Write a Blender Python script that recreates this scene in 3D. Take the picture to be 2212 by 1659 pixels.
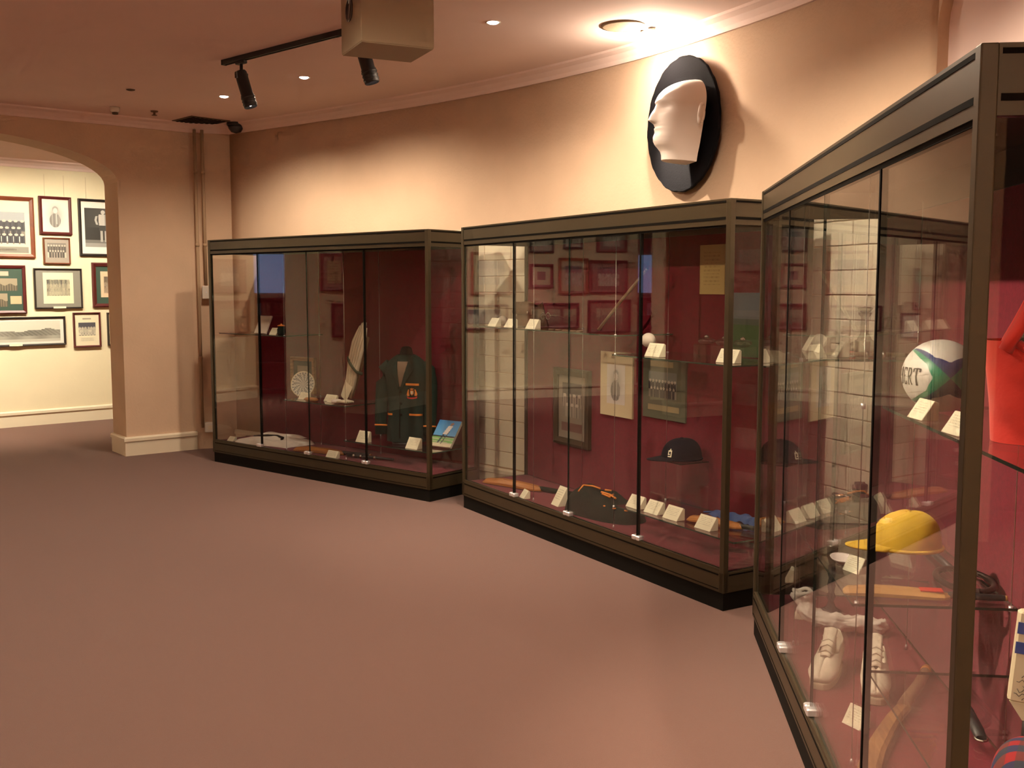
import bpy, bmesh, math, random
from math import sin, cos, pi, radians, sqrt, exp
from mathutils import Vector, Matrix

random.seed(7)
S = bpy.context.scene
COL = S.collection
for o in list(bpy.data.objects):
    bpy.data.objects.remove(o)

# ------------------------------------------------------------------ camera, world, exposure
cam_d = bpy.data.cameras.new('camera')
cam_d.sensor_fit = 'HORIZONTAL'
cam_d.sensor_width = 36.0
cam_d.lens = 36.0 * 2200.0 / 2212.0
cam_d.clip_start = 0.05
cam_d.clip_end = 100
cam = bpy.data.objects.new('camera', cam_d)
COL.objects.link(cam)
cam.location = (0, 0, 1.604)
cam.rotation_euler = (radians(90 - 5.42), 0, 0)
S.camera = cam
S.view_settings.view_transform = 'Standard'
S.view_settings.look = 'None'
S.view_settings.gamma = 1.0
S.view_settings.use_curve_mapping = False
S.view_settings.exposure = 0.34
world = bpy.data.worlds.new('world')
S.world = world
world.use_nodes = True
world.node_tree.nodes['Background'].inputs[0].default_value = (0.012, 0.009, 0.007, 1)
world.node_tree.nodes['Background'].inputs[1].default_value = 1.0
S.cycles.max_bounces = 7
S.cycles.diffuse_bounces = 6
S.cycles.use_adaptive_sampling = True
S.cycles.adaptive_threshold = 0.08
S.cycles.adaptive_min_samples = 16
S.cycles.use_light_tree = False
S.cycles.glossy_bounces = 4
S.cycles.transparent_max_bounces = 48
S.cycles.caustics_reflective = False
S.cycles.caustics_refractive = False
S.cycles.use_denoising = True
S.cycles.sample_clamp_indirect = 4.0

WARM = (1.0, 0.79, 0.57)
# downlights: x, y, watts, cone degrees, blend; past the third, unseen, added for light
DOWN = [(-0.113, 6.26, 112, 158, 0.75), (-1.567, 7.86, 112, 158, 0.75), (-2.388, 8.632, 85, 150, 0.75),
        (0.62, 4.45, 200, 152, 0.75), (-0.55, 5.25, 190, 140, 0.8), (0.45, 2.5, 90, 135, 0.8), (-2.4, 3.6, 95, 150, 0.9),
        (-4.4, 6.4, 75, 145, 0.9), (1.25, 3.4, 110, 140, 0.8), (-1.2, -2.1, 480, 160, 0.9), (-5.9, 3.4, 150, 150, 0.9), (1.3, -1.6, 380, 160, .9), (-4.2, -1.9, 480, 160, .9)]


# ------------------------------------------------------------------ materials
MATS = {}


def srgb(r, g, b):
    f = lambda c: (c / 255.0) / 12.92 if c / 255.0 <= 0.04045 else ((c / 255.0 + 0.055) / 1.055) ** 2.4
    return (f(r), f(g), f(b))


def newmat(name):
    m = bpy.data.materials.new(name)
    m.use_nodes = True
    MATS[name] = m
    return m, m.node_tree.nodes, m.node_tree.links, m.node_tree.nodes['Principled BSDF']


def plain(name, col, rough=0.6, metal=0.0, noise=0.0, nscale=20.0, bump=0.0, bscale=60.0, spec=None, sheen=0.0, coat=0.0):
    m, N, L, P = newmat(name)
    P.inputs['Roughness'].default_value = rough
    P.inputs['Metallic'].default_value = metal
    if spec is not None:
        P.inputs['Specular IOR Level'].default_value = spec
    P.inputs['Sheen Weight'].default_value = sheen
    P.inputs['Coat Weight'].default_value = coat
    tc = N.new('ShaderNodeTexCoord')
    if noise > 0:
        t = N.new('ShaderNodeTexNoise')
        t.inputs['Scale'].default_value = nscale
        t.inputs['Detail'].default_value = 5
        L.new(tc.outputs['Object'], t.inputs['Vector'])
        r = N.new('ShaderNodeMapRange')
        r.inputs['From Min'].default_value = 0.3
        r.inputs['From Max'].default_value = 0.7
        r.inputs['To Min'].default_value = 1 - noise
        r.inputs['To Max'].default_value = 1 + noise
        L.new(t.outputs['Fac'], r.inputs['Value'])
        v = N.new('ShaderNodeVectorMath')
        v.operation = 'SCALE'
        v.inputs[0].default_value = col
        L.new(r.outputs['Result'], v.inputs['Scale'])
        L.new(v.outputs['Vector'], P.inputs['Base Color'])
    else:
        P.inputs['Base Color'].default_value = (*col, 1)
    if bump > 0:
        t2 = N.new('ShaderNodeTexNoise')
        t2.inputs['Scale'].default_value = bscale
        t2.inputs['Detail'].default_value = 6
        L.new(tc.outputs['Object'], t2.inputs['Vector'])
        b = N.new('ShaderNodeBump')
        b.inputs['Strength'].default_value = bump
        b.inputs['Distance'].default_value = 0.01
        L.new(t2.outputs['Fac'], b.inputs['Height'])
        L.new(b.outputs['Normal'], P.inputs['Normal'])
    return m


def glass_mat(name, tint=(0.982, 0.988, 0.982), r0=0.043, rough=0.0, refl=(1, 1, 1)):
    m, N, L, P = newmat(name)
    N.remove(P)
    out = N['Material Output']
    tr = N.new('ShaderNodeBsdfTransparent')
    tr.inputs['Color'].default_value = (*tint, 1)
    gl = N.new('ShaderNodeBsdfGlossy')
    gl.inputs['Roughness'].default_value = rough
    gl.inputs['Color'].default_value = (*refl, 1)
    lw = N.new('ShaderNodeLayerWeight')
    lw.inputs['Blend'].default_value = 0.5
    pw = N.new('ShaderNodeMath')
    pw.operation = 'POWER'
    pw.inputs[1].default_value = 4.3
    L.new(lw.outputs['Facing'], pw.inputs[0])
    ma = N.new('ShaderNodeMath')
    ma.operation = 'MULTIPLY_ADD'
    ma.inputs[1].default_value = 1 - r0
    ma.inputs[2].default_value = r0
    L.new(pw.outputs[0], ma.inputs[0])
    mx = N.new('ShaderNodeMixShader')
    L.new(ma.outputs[0], mx.inputs[0])
    L.new(tr.outputs[0], mx.inputs[1])
    L.new(gl.outputs[0], mx.inputs[2])
    L.new(mx.outputs[0], out.inputs['Surface'])
    return m


def emit_mat(name, col, strength):
    m, N, L, P = newmat(name)
    P.inputs['Base Color'].default_value = (0.8, 0.8, 0.8, 1)
    P.inputs['Emission Color'].default_value = (*col, 1)
    P.inputs['Emission Strength'].default_value = strength
    if name.startswith('lamp'): m.cycles.emission_sampling = 'NONE'
    return m


def print_mat(name, rough=0.45):
    m, N, L, P = newmat(name)
    a = N.new('ShaderNodeVertexColor')
    a.layer_name = 'print'
    L.new(a.outputs['Color'], P.inputs['Base Color'])
    P.inputs['Roughness'].default_value = rough
    return m


def wood_mat(name, c1, c2, scale=6.0, rough=0.45, axis=(1, 12, 12)):
    m, N, L, P = newmat(name)
    tc = N.new('ShaderNodeTexCoord')
    mp = N.new('ShaderNodeMapping')
    mp.inputs['Scale'].default_value = axis
    L.new(tc.outputs['Object'], mp.inputs['Vector'])
    t = N.new('ShaderNodeTexNoise')
    t.inputs['Scale'].default_value = scale
    t.inputs['Detail'].default_value = 6
    L.new(mp.outputs['Vector'], t.inputs['Vector'])
    r = N.new('ShaderNodeValToRGB')
    r.color_ramp.elements[0].position = 0.32
    r.color_ramp.elements[1].position = 0.68
    r.color_ramp.elements[0].color = (*c1, 1)
    r.color_ramp.elements[1].color = (*c2, 1)
    L.new(t.outputs['Fac'], r.inputs['Fac'])
    L.new(r.outputs['Color'], P.inputs['Base Color'])
    P.inputs['Roughness'].default_value = rough
    return m


def card_mat(name):
    # cream card with faint rows of small print on its face
    m, N, L, P = newmat(name)
    tc = N.new('ShaderNodeTexCoord')
    sp = N.new('ShaderNodeSeparateXYZ')
    L.new(tc.outputs['Generated'], sp.inputs[0])
    w = N.new('ShaderNodeMath'); w.operation = 'MULTIPLY'; w.inputs[1].default_value = 56.0
    L.new(sp.outputs['Z'], w.inputs[0])
    s = N.new('ShaderNodeMath'); s.operation = 'SINE'
    L.new(w.outputs[0], s.inputs[0])
    g = N.new('ShaderNodeMath'); g.operation = 'GREATER_THAN'; g.inputs[1].default_value = 0.35
    L.new(s.outputs[0], g.inputs[0])
    n = N.new('ShaderNodeTexNoise'); n.inputs['Scale'].default_value = 26
    L.new(tc.outputs['Generated'], n.inputs['Vector'])
    g2 = N.new('ShaderNodeMath'); g2.operation = 'GREATER_THAN'; g2.inputs[1].default_value = 0.5
    L.new(n.outputs['Fac'], g2.inputs[0])
    mm = N.new('ShaderNodeMath'); mm.operation = 'MULTIPLY'
    L.new(g.outputs[0], mm.inputs[0]); L.new(g2.outputs[0], mm.inputs[1])

    def band(socket, lo, hi):
        a = N.new('ShaderNodeMath'); a.operation = 'GREATER_THAN'; a.inputs[1].default_value = lo
        b = N.new('ShaderNodeMath'); b.operation = 'LESS_THAN'; b.inputs[1].default_value = hi
        L.new(socket, a.inputs[0]); L.new(socket, b.inputs[0])
        c = N.new('ShaderNodeMath'); c.operation = 'MULTIPLY'
        L.new(a.outputs[0], c.inputs[0]); L.new(b.outputs[0], c.inputs[1])
        return c.outputs[0]
    for sock, lo, hi in ((sp.outputs['X'], 0.14, 0.84), (sp.outputs['Z'], 0.28, 0.86)):
        q = N.new('ShaderNodeMath'); q.operation = 'MULTIPLY'
        L.new(mm.outputs[0], q.inputs[0]); L.new(band(sock, lo, hi), q.inputs[1])
        mm = q
    mx = N.new('ShaderNodeMix'); mx.data_type = 'RGBA'
    mx.inputs['A'].default_value = (0.86, 0.82, 0.62, 1)
    mx.inputs['B'].default_value = (0.50, 0.46, 0.33, 1)
    L.new(mm.outputs[0], mx.inputs['Factor'])
    L.new(mx.outputs['Result'], P.inputs['Base Color'])
    P.inputs['Roughness'].default_value = 0.6
    return m


plain('carpet', (0.146, 0.074, 0.058), 0.95, noise=0.10, nscale=260, bump=0.5, bscale=420, spec=0.1, sheen=0.2)
plain('wall', (0.64, 0.475, 0.34), 0.85, noise=0.04, nscale=3, bump=0.22, bscale=45, spec=0.2)
plain('wall_brick', (0.88, 0.82, 0.64), 0.7, noise=0.03, nscale=9, bump=0.18, bscale=60, spec=0.3)
plain('wall_cream', (0.80, 0.72, 0.52), 0.8, noise=0.03, nscale=3, bump=0.05, bscale=40, spec=0.2)
plain('ceiling', (0.90, 0.72, 0.67), 0.85, noise=0.02, nscale=2, spec=0.2)
plain('skirting', (0.78, 0.70, 0.54), 0.45)
plain('bronze', (0.052, 0.037, 0.018), 0.40, metal=0.3, noise=0.05, nscale=8)
plain('groove', (0.006, 0.005, 0.004), 0.7, spec=0.05)
plain('plinth', (0.008, 0.007, 0.006), 0.8, spec=0.1)
plain('red_fabric', (0.150, 0.004, 0.017), 0.9, noise=0.16, nscale=60, bump=0.2, bscale=300, sheen=0.2, spec=0.1)
plain('chrome', (0.90, 0.90, 0.92), 0.38, metal=0.85)
plain('wire', (0.55, 0.52, 0.45), 0.3, metal=1.0)
plain('black', (0.012, 0.012, 0.013), 0.5)
plain('black_cloth', (0.006, 0.006, 0.008), 0.95, bump=0.15, bscale=200, spec=0.1)
plain('plaster', (0.88, 0.80, 0.75), 0.5)
plain('beige_box', (0.36, 0.30, 0.205), 0.6)
plain('white_plastic', (0.75, 0.70, 0.62), 0.5)
plain('dark_red_wood', (0.085, 0.012, 0.012), 0.35)
plain('red_brown_wood', (0.17, 0.045, 0.018), 0.35, noise=0.2, nscale=12)
plain('black_wood', (0.02, 0.014, 0.013), 0.4)
plain('navy', (0.0055, 0.006, 0.012), 0.9, bump=0.1, bscale=300, spec=0.15)
plain('blazer', (0.010, 0.026, 0.020), 0.9, noise=0.1, nscale=30, bump=0.15, bscale=250, spec=0.2)
plain('dark_green', (0.006, 0.016, 0.011), 0.9, spec=0.15, noise=0.15, nscale=20, bump=0.2, bscale=120)
plain('gold_trim', (0.75, 0.24, 0.03), 0.6)
plain('yellow', (0.78, 0.50, 0.035), 0.8, noise=0.14, nscale=14, bump=0.25, bscale=30, sheen=0.1)
plain('white_cloth', (0.82, 0.76, 0.68), 0.9, noise=0.06, nscale=15, bump=0.3, bscale=30)
plain('pad_white', (0.74, 0.68, 0.50), 0.75, noise=0.08, nscale=12, bump=0.2, bscale=40)
plain('strap_green', (0.05, 0.065, 0.035), 0.7)
plain('shoe', (0.82, 0.75, 0.60), 0.6, noise=0.1, nscale=14, bump=0.15, bscale=40)
plain('sole', (0.50, 0.42, 0.30), 0.7)
plain('shoe_inside', (0.12, 0.09, 0.06), 0.9)
plain('lace', (0.70, 0.64, 0.52), 0.8)
plain('ball_white', (0.74, 0.66, 0.56), 0.5)
plain('leather', (0.16, 0.085, 0.045), 0.5, noise=0.2, nscale=25, bump=0.2, bscale=60)
plain('silver', (0.70, 0.68, 0.62), 0.22, metal=1.0)
plain('red_jersey', (0.72, 0.035, 0.022), 0.8, noise=0.12, nscale=8, bump=0.4, bscale=18, sheen=0.2)
plain('skin_bust', (0.16, 0.10, 0.06), 0.7)
plain('blue_cloth', (0.03, 0.07, 0.22), 0.8, bump=0.3, bscale=40)
plain('blue_mark', (0.02, 0.06, 0.30), 0.6)
plain('red_mark', (0.62, 0.03, 0.02), 0.6)
plain('tan_pipe', (0.42, 0.30, 0.19), 0.6)
plain('vent_brown', (0.10, 0.065, 0.04), 0.7)
plain('grille', (0.26, 0.19, 0.125), 0.7, noise=0.25, nscale=160)
plain('bat_white', (0.66, 0.58, 0.40), 0.6, noise=0.04, nscale=10)
plain('ink', (0.10, 0.08, 0.06), 0.7)
plain('letter_black', (0.015, 0.015, 0.017), 0.5)
plain('grey_lens', (0.03, 0.03, 0.035), 0.12)
plain('dim_orange', (0.45, 0.17, 0.03), 0.5, noise=0.15, nscale=18)
plain('pale_blue', (0.45, 0.62, 0.85), 0.6)
wood_mat('willow', (0.42, 0.22, 0.07), (0.52, 0.29, 0.10), 5)
wood_mat('bat_orange', (0.30, 0.10, 0.015), (0.42, 0.16, 0.03), 5)
wood_mat('old_wood', (0.22, 0.10, 0.035), (0.42, 0.22, 0.09), 5)
wood_mat('stick_wood', (0.25, 0.15, 0.08), (0.34, 0.21, 0.12), 8)
card_mat('card')
print_mat('print')
print_mat('ball_print', 0.4)
glass_mat('glass')
glass_mat('acrylic', (0.975, 0.98, 0.975), 0.04)
glass_mat('crystal', (0.86, 0.88, 0.86), 0.16)
plain('glass_edge', (0.006, 0.014, 0.010), 0.25)
plain('shelf_edge', (0.02, 0.045, 0.032), 0.2)
emit_mat('lamp', (1.0, 0.86, 0.78), 40.0)
emit_mat('lamp_hot', (1.0, 0.84, 0.72), 120.0)
emit_mat('poster_glow', (0.35, 0.55, 1.0), 0.9)


def tartan_mat():
    m, N, L, P = newmat('tartan')
    tc = N.new('ShaderNodeTexCoord')
    sp = N.new('ShaderNodeSeparateXYZ')
    L.new(tc.outputs['Object'], sp.inputs[0])
    outs = []
    for ax in ('X', 'Y'):
        a = N.new('ShaderNodeMath'); a.operation = 'MULTIPLY'; a.inputs[1].default_value = 150
        L.new(sp.outputs[ax], a.inputs[0])
        s = N.new('ShaderNodeMath'); s.operation = 'SINE'
        L.new(a.outputs[0], s.inputs[0])
        g = N.new('ShaderNodeMath'); g.operation = 'GREATER_THAN'; g.inputs[1].default_value = 0.0
        L.new(s.outputs[0], g.inputs[0])
        outs.append(g.outputs[0])
    m1 = N.new('ShaderNodeMix'); m1.data_type = 'RGBA'
    m1.inputs['A'].default_value = (0.34, 0.015, 0.02, 1); m1.inputs['B'].default_value = (0.03, 0.035, 0.10, 1)
    L.new(outs[0], m1.inputs['Factor'])
    m2 = N.new('ShaderNodeMix'); m2.data_type = 'RGBA'
    m2.inputs['B'].default_value = (0.03, 0.05, 0.045, 1)
    h = N.new('ShaderNodeMath'); h.operation = 'MULTIPLY'; h.inputs[1].default_value = 0.55
    L.new(outs[1], h.inputs[0])
    L.new(h.outputs[0], m2.inputs['Factor'])
    L.new(m1.outputs['Result'], m2.inputs['A'])
    L.new(m2.outputs['Result'], P.inputs['Base Color'])
    P.inputs['Roughness'].default_value = 0.9
    return m


tartan_mat()

# ------------------------------------------------------------------ mesh builder


class MB:
    def __init__(s):
        s.v = []; s.f = []; s.m = []; s.sm = []; s.names = []; s.cols = None; s.cur = 0; s.M = None

    def mat(s, name):
        if name not in s.names:
            s.names.append(name)
        s.cur = s.names.index(name)
        return s

    def tf(s, M):
        s.M = M
        return s

    def av(s, p):
        p = Vector(p)
        if s.M is not None:
            p = s.M @ p
        s.v.append(tuple(p))
        return len(s.v) - 1

    def face(s, idx, smooth=False):
        s.f.append(tuple(idx)); s.m.append(s.cur); s.sm.append(smooth)

    def box(s, x0, x1, y0, y1, z0, z1, bev=0.0):
        if bev <= 0:
            i = [s.av(p) for p in ((x0, y0, z0), (x1, y0, z0), (x1, y1, z0), (x0, y1, z0), (x0, y0, z1), (x1, y0, z1), (x1, y1, z1), (x0, y1, z1))]
            for q in ((0, 3, 2, 1), (4, 5, 6, 7), (0, 1, 5, 4), (1, 2, 6, 5), (2, 3, 7, 6), (3, 0, 4, 7)):
                s.face([i[k] for k in q])
            return s
        # chamfered along vertical and horizontal edges: three shrunken rings
        rings = []
        for z, d in ((z0, bev), (z0 + bev, 0), (z1 - bev, 0), (z1, bev)):
            pts = []
            c = bev
            for (px, py) in ((x0 + c, y0), (x1 - c, y0), (x1, y0 + c), (x1, y1 - c), (x1 - c, y1), (x0 + c, y1), (x0, y1 - c), (x0, y0 + c)):
                cx, cy = (x0 + x1) / 2, (y0 + y1) / 2
                sx = 1 - (d / max(1e-6, (x1 - x0) / 2)); sy = 1 - (d / max(1e-6, (y1 - y0) / 2))
                pts.append(s.av((cx + (px - cx) * sx, cy + (py - cy) * sy, z)))
            rings.append(pts)
        for a, b in zip(rings[:-1], rings[1:]):
            for k in range(8):
                s.face((a[k], a[(k + 1) % 8], b[(k + 1) % 8], b[k]))
        s.face(rings[0][::-1]); s.face(rings[-1])
        return s

    def prism(s, poly, d0, d1, axis='y'):
        """poly of 2D points, extruded along axis"""
        def P(p, d):
            return {'y': (p[0], d, p[1]), 'x': (d, p[0], p[1]), 'z': (p[0], p[1], d)}[axis]
        a = [s.av(P(p, d0)) for p in poly]; b = [s.av(P(p, d1)) for p in poly]
        n = len(poly)
        s.face(a); s.face(b[::-1])
        for k in range(n):
            s.face((a[k], b[k], b[(k + 1) % n], a[(k + 1) % n]))
        return s

    def lathe(s, prof, n=24, smooth=True, sx=1.0, sy=1.0, cap=True):
        rings = [[s.av((r * cos(2 * pi * k / n) * sx, r * sin(2 * pi * k / n) * sy, z)) for k in range(n)] for r, z in prof]
        for a, b in zip(rings[:-1], rings[1:]):
            for k in range(n):
                s.face((a[k], a[(k + 1) % n], b[(k + 1) % n], b[k]), smooth)
        if cap:
            if prof[0][0] > 1e-5: s.face(rings[0][::-1])
            if prof[-1][0] > 1e-5: s.face(rings[-1])
        return s

    def tube(s, pts, r, n=8, cap=True, flat=1.0):
        pts = [Vector(p) for p in pts]
        rs = r if isinstance(r, (list, tuple)) else [r] * len(pts)
        rings = []
        up0 = Vector((0, 0, 1))
        for i, p in enumerate(pts):
            d = (pts[min(i + 1, len(pts) - 1)] - pts[max(i - 1, 0)]).normalized()
            up = up0 if abs(d.dot(up0)) < 0.95 else Vector((1, 0, 0))
            x = d.cross(up).normalized(); y = x.cross(d).normalized()
            rings.append([s.av(p + x * cos(2 * pi * k / n) * rs[i] + y * sin(2 * pi * k / n) * rs[i] * flat) for k in range(n)])
        for a, b in zip(rings[:-1], rings[1:]):
            for k in range(n):
                s.face((a[k], a[(k + 1) % n], b[(k + 1) % n], b[k]), True)
        if cap:
            s.face(rings[0][::-1]); s.face(rings[-1])
        return s

    def grid(s, fn, nu, nv, smooth=True, closed=False):
        idx = [[s.av(fn(i / nu, j / nv)) for i in range(nu + (0 if closed else 1))] for j in range(nv + 1)]
        w = nu if closed else nu
        for j in range(nv):
            for i in range(w):
                i2 = (i + 1) % len(idx[0])
                s.face((idx[j][i], idx[j][i2], idx[j + 1][i2], idx[j + 1][i]), smooth)
        return idx

    def build(s, name, mat=None, parent=None):
        me = bpy.data.meshes.new(name)
        me.from_pydata(s.v, [], s.f)
        names = s.names if s.names else [mat]
        if mat and not s.names:
            names = [mat]
        for n in names:
            me.materials.append(MATS[n])
        for p, mi, sm in zip(me.polygons, s.m, s.sm):
            p.material_index = mi if s.names else 0
            p.use_smooth = sm
        if s.cols is not None:
            at = me.color_attributes.new('print', 'FLOAT_COLOR', 'CORNER')
            k = 0
            for p, c in zip(me.polygons, s.cols):
                for _ in p.loop_indices:
                    at.data[_].color = (*c, 1)
        bm = bmesh.new(); bm.from_mesh(me)
        bmesh.ops.recalc_face_normals(bm, faces=bm.faces)
        bm.to_mesh(me); bm.free()
        me.update()
        o = bpy.data.objects.new(name, me)
        COL.objects.link(o)
        o.parent = parent
        return o


def thing(name, label, cat, loc=(0, 0, 0), rz=0.0, group=None):
    o = bpy.data.objects.new(name, None)
    o.empty_display_size = 0.1
    COL.objects.link(o)
    o.location = loc
    o.rotation_euler = (0, 0, rz)
    o['label'] = label
    o['category'] = cat
    if group: o['group'] = group
    return o


def tag(o, label, cat, group=None):
    o['label'] = label; o['category'] = cat
    if group: o['group'] = group
    return o


def struct(o):
    o['kind'] = 'structure'
    return o


def box_part(name, mat, parent, *b, bev=0.0):
    return MB().box(*b, bev=bev).build(name, mat, parent)


def bevel(o, w, seg=2):
    m = o.modifiers.new('bevel', 'BEVEL'); m.width = w; m.segments = seg; m.limit_method = 'ANGLE'
    return o


def subsurf(o, n=1):
    m = o.modifiers.new('smooth', 'SUBSURF'); m.levels = n; m.render_levels = n
    return o


# ------------------------------------------------------------------ the room
def ceil_z(x, y):
    return 3.18


A_END = Vector((-3.14, 10.045)); A0 = Vector((-3.676, 9.623))
AD = Vector((-0.786, -0.618)); AN = Vector((-0.618, 0.786))      # along the arch wall, and through it
PW = Vector((-5.857, 11.551)); PD = Vector((0.7474, 0.6643)); PN = Vector((-0.6643, 0.7474))
CORNER = Vector((-2.77, 10.17))
CTRL = [CORNER, Vector((-1.42, 9.14)), Vector((-0.22, 8.10)), Vector((0.76, 6.98)), Vector((1.37, 5.95)), Vector((1.70, 5.2)), Vector((1.892, 4.65))]


def catmull(ctrl, n=10):
    P = [ctrl[0] * 2 - ctrl[1]] + ctrl + [ctrl[-1] * 2 - ctrl[-2]]
    out = []
    for i in range(1, len(P) - 2):
        for k in range(n):
            t = k / n
            p0, p1, p2, p3 = P[i - 1], P[i], P[i + 1], P[i + 2]
            out.append(0.5 * ((2 * p1) + (p2 - p0) * t + (2 * p0 - 5 * p1 + 4 * p2 - p3) * t * t + (3 * p1 - p0 - 3 * p2 + p3) * t ** 3))
    out.append(ctrl[-1])
    return out


CURVE = catmull(CTRL, 10)
RIGHT = [Vector((1.892, 4.65)), Vector((2.0, 2.6)), Vector((2.02, -3.0))]
LEFT_END = A0 + AD * 6.6
BACK = [Vector((2.02, -3.0)), Vector((-7.0, -3.0)), LEFT_END]


def wall_strip(name, pts, mat, z0=0.0, topfn=None, thick=0.12, side=1):
    """a wall that follows pts; thickness on the far side from the room"""
    topfn = topfn or (lambda x, y: ceil_z(x, y))
    m = MB()
    nrm = []
    for i, p in enumerate(pts):
        d = (pts[min(i + 1, len(pts) - 1)] - pts[max(i - 1, 0)]).normalized()
        nrm.append(Vector((-d.y, d.x)) * side)
    ra = [(m.av((p.x, p.y, z0)), m.av((p.x, p.y, topfn(p.x, p.y)))) for p in pts]
    rb = [(m.av((p.x + n.x * thick, p.y + n.y * thick, z0)), m.av((p.x + n.x * thick, p.y + n.y * thick, topfn(p.x, p.y)))) for p, n in zip(pts, nrm)]
    for i in range(len(pts) - 1):
        m.face((ra[i][0], ra[i + 1][0], ra[i + 1][1], ra[i][1]), len(pts) > 4)
        m.face((rb[i][0], rb[i + 1][0], rb[i + 1][1], rb[i][1]), len(pts) > 4)
        m.face((ra[i][1], ra[i + 1][1], rb[i + 1][1], rb[i][1]))
        m.face((ra[i][0], ra[i + 1][0], rb[i + 1][0], rb[i][0]))
    m.face((ra[0][0], ra[0][1], rb[0][1], rb[0][0])); m.face((ra[-1][0], ra[-1][1], rb[-1][1], rb[-1][0]))
    return struct(m.build(name, mat))


def profile_run(name, pts, prof, mat, zfn, side=1):
    """sweep a profile (out, up) along pts; out points into the room (opposite of side)"""
    m = MB()
    rings = []
    for i, p in enumerate(pts):
        if i == 0 or i == len(pts) - 1:
            d = (pts[min(i + 1, len(pts) - 1)] - pts[max(i - 1, 0)]).normalized(); k = 1.0
            n = Vector((d.y, -d.x)) * side
        else:
            d1 = (p - pts[i - 1]).normalized(); d2 = (pts[i + 1] - p).normalized()
            n1 = Vector((d1.y, -d1.x)) * side; n2 = Vector((d2.y, -d2.x)) * side
            n = (n1 + n2).normalized(); k = 1.0 / max(0.4, n.dot(n1)); n = n * k
        rings.append([m.av((p.x + n.x * o, p.y + n.y * o, zfn(p.x, p.y) + u)) for o, u in prof])
    q = len(prof)
    for a, b in zip(rings[:-1], rings[1:]):
        for k in range(q):
            m.face((a[k], a[(k + 1) % q], b[(k + 1) % q], b[k]))
    m.face(rings[0]); m.face(rings[-1][::-1])
    return struct(m.build(name, mat))


# floor and ceilings
m = MB(); m.box(-13, 4, -4, 17, -0.1, 0.0)
struct(m.build('floor', 'carpet'))
outline = [A_END + AN * 0.2] + [LEFT_END + AN * 0.2 + AD * 0.2] + [Vector((-7.1, -3.1)), Vector((2.2, -3.1)), Vector((2.2, 4.8))] + [p + Vector((0.08, 0.08)) for p in CURVE[::-3]]
m = MB()
lo = [m.av((p.x, p.y, ceil_z(p.x, p.y))) for p in outline]; hi = [m.av((p.x, p.y, ceil_z(p.x, p.y) + 0.1)) for p in outline]
m.face(lo); m.face(hi[::-1])
for k in range(len(lo)):
    m.face((lo[k], hi[k], hi[(k + 1) % len(lo)], lo[(k + 1) % len(lo)]))
struct(m.build('ceiling', 'ceiling'))

wall_strip('wall_curved', CURVE, 'wall', side=1)
wall_strip('wall_facet', [A_END, CORNER], 'wall', side=1)
wall_strip('wall_back', BACK, 'wall', side=-1 * -1)

# right wall with a shallow arched niche
rd = (RIGHT[1] - RIGHT[0]).normalized(); rn = Vector((-rd.y, rd.x))
m = MB()
Ln = (RIGHT[1] - RIGHT[0]).length
n = 24
top = 3.24
pts = []
for k in range(n + 1):
    t = pi - pi * k / n
    pts.append((1.0 + cos(t) * 1.0 + 0.0, 2.76 + 0.40 * sin(t)))
RW = lambda u, d, z: (RIGHT[0].x + rd.x * u + rn.x * d, RIGHT[0].y + rd.y * u + rn.y * d, z)
fr = [m.av(RW(u, 0, z)) for u, z in pts]; tp = [m.av(RW(u, 0, top)) for u, z in pts]
bk = [m.av(RW(u, 0.05, z)) for u, z in pts]
for k in range(n):
    m.face((fr[k], fr[k + 1], tp[k + 1], tp[k])); m.face((fr[k], fr[k + 1], bk[k + 1], bk[k]))
b0 = m.av(RW(0, 0, 0)); b1 = m.av(RW(0, 0.05, 0)); c0 = m.av(RW(2.0, 0, 0)); c1 = m.av(RW(2.0, 0.05, 0))
m.face((b0, fr[0], bk[0], b1)); m.face((c0, fr[-1], bk[-1], c1))
e = [m.av(RW(2.0, 0, 0)), m.av(RW(8.0, 0.15, 0)), m.av(RW(8.0, 0.15, top)), m.av(RW(2.0, 0, top))]
m.face(e)
struct(m.build('wall_right', 'wall'))
m = MB(); m.tf(None)
q = [m.av(RW(-0.1, 0.05, 0)), m.av(RW(2.1, 0.05, 0)), m.av(RW(2.1, 0.05, top)), m.av(RW(-0.1, 0.05, top)),
     m.av(RW(-0.1, 0.12, 0)), m.av(RW(2.1, 0.12, 0)), m.av(RW(2.1, 0.12, top)), m.av(RW(-0.1, 0.12, top))]
for f in ((0, 1, 2, 3), (4, 5, 6, 7), (0, 1, 5, 4), (2, 3, 7, 6), (1, 2, 6, 5), (0, 3, 7, 4)):
    m.face([q[k] for k in f])
struct(m.build('wall_niche', 'ceiling'))

# wall with the archway
m = MB()
TH = 0.40; W_AR = 3.0; SPR = 2.58; RISE = 0.38
AW = lambda s, d, z: (A0.x + AD.x * s + AN.x * d, A0.y + AD.y * s + AN.y * d, z)
arc = [(0, 0.0)] + [(W_AR / 2 - W_AR / 2 * cos(pi * k / 32), SPR + RISE * sin(pi * k / 32)) for k in range(33)] + [(W_AR, 0.0)]
for d in (0, TH):
    m.face([m.av(AW(s, d, z)) for s, z in ((-0.70, 0), (0, 0), (0, SPR), (0, 3.24), (-0.70, 3.24))])
    m.face([m.av(AW(s, d, z)) for s, z in ((W_AR, 0), (6.7, 0), (6.7, 3.24), (W_AR, 3.24), (W_AR, SPR))])
    for k in range(1, 33):
        m.face([m.av(AW(s, d, z)) for s, z in (arc[k], arc[k + 1], (arc[k + 1][0], 3.24), (arc[k][0], 3.24))])
a = [m.av(AW(s, 0, z)) for s, z in arc]; b = [m.av(AW(s, TH, z)) for s, z in arc]
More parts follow.
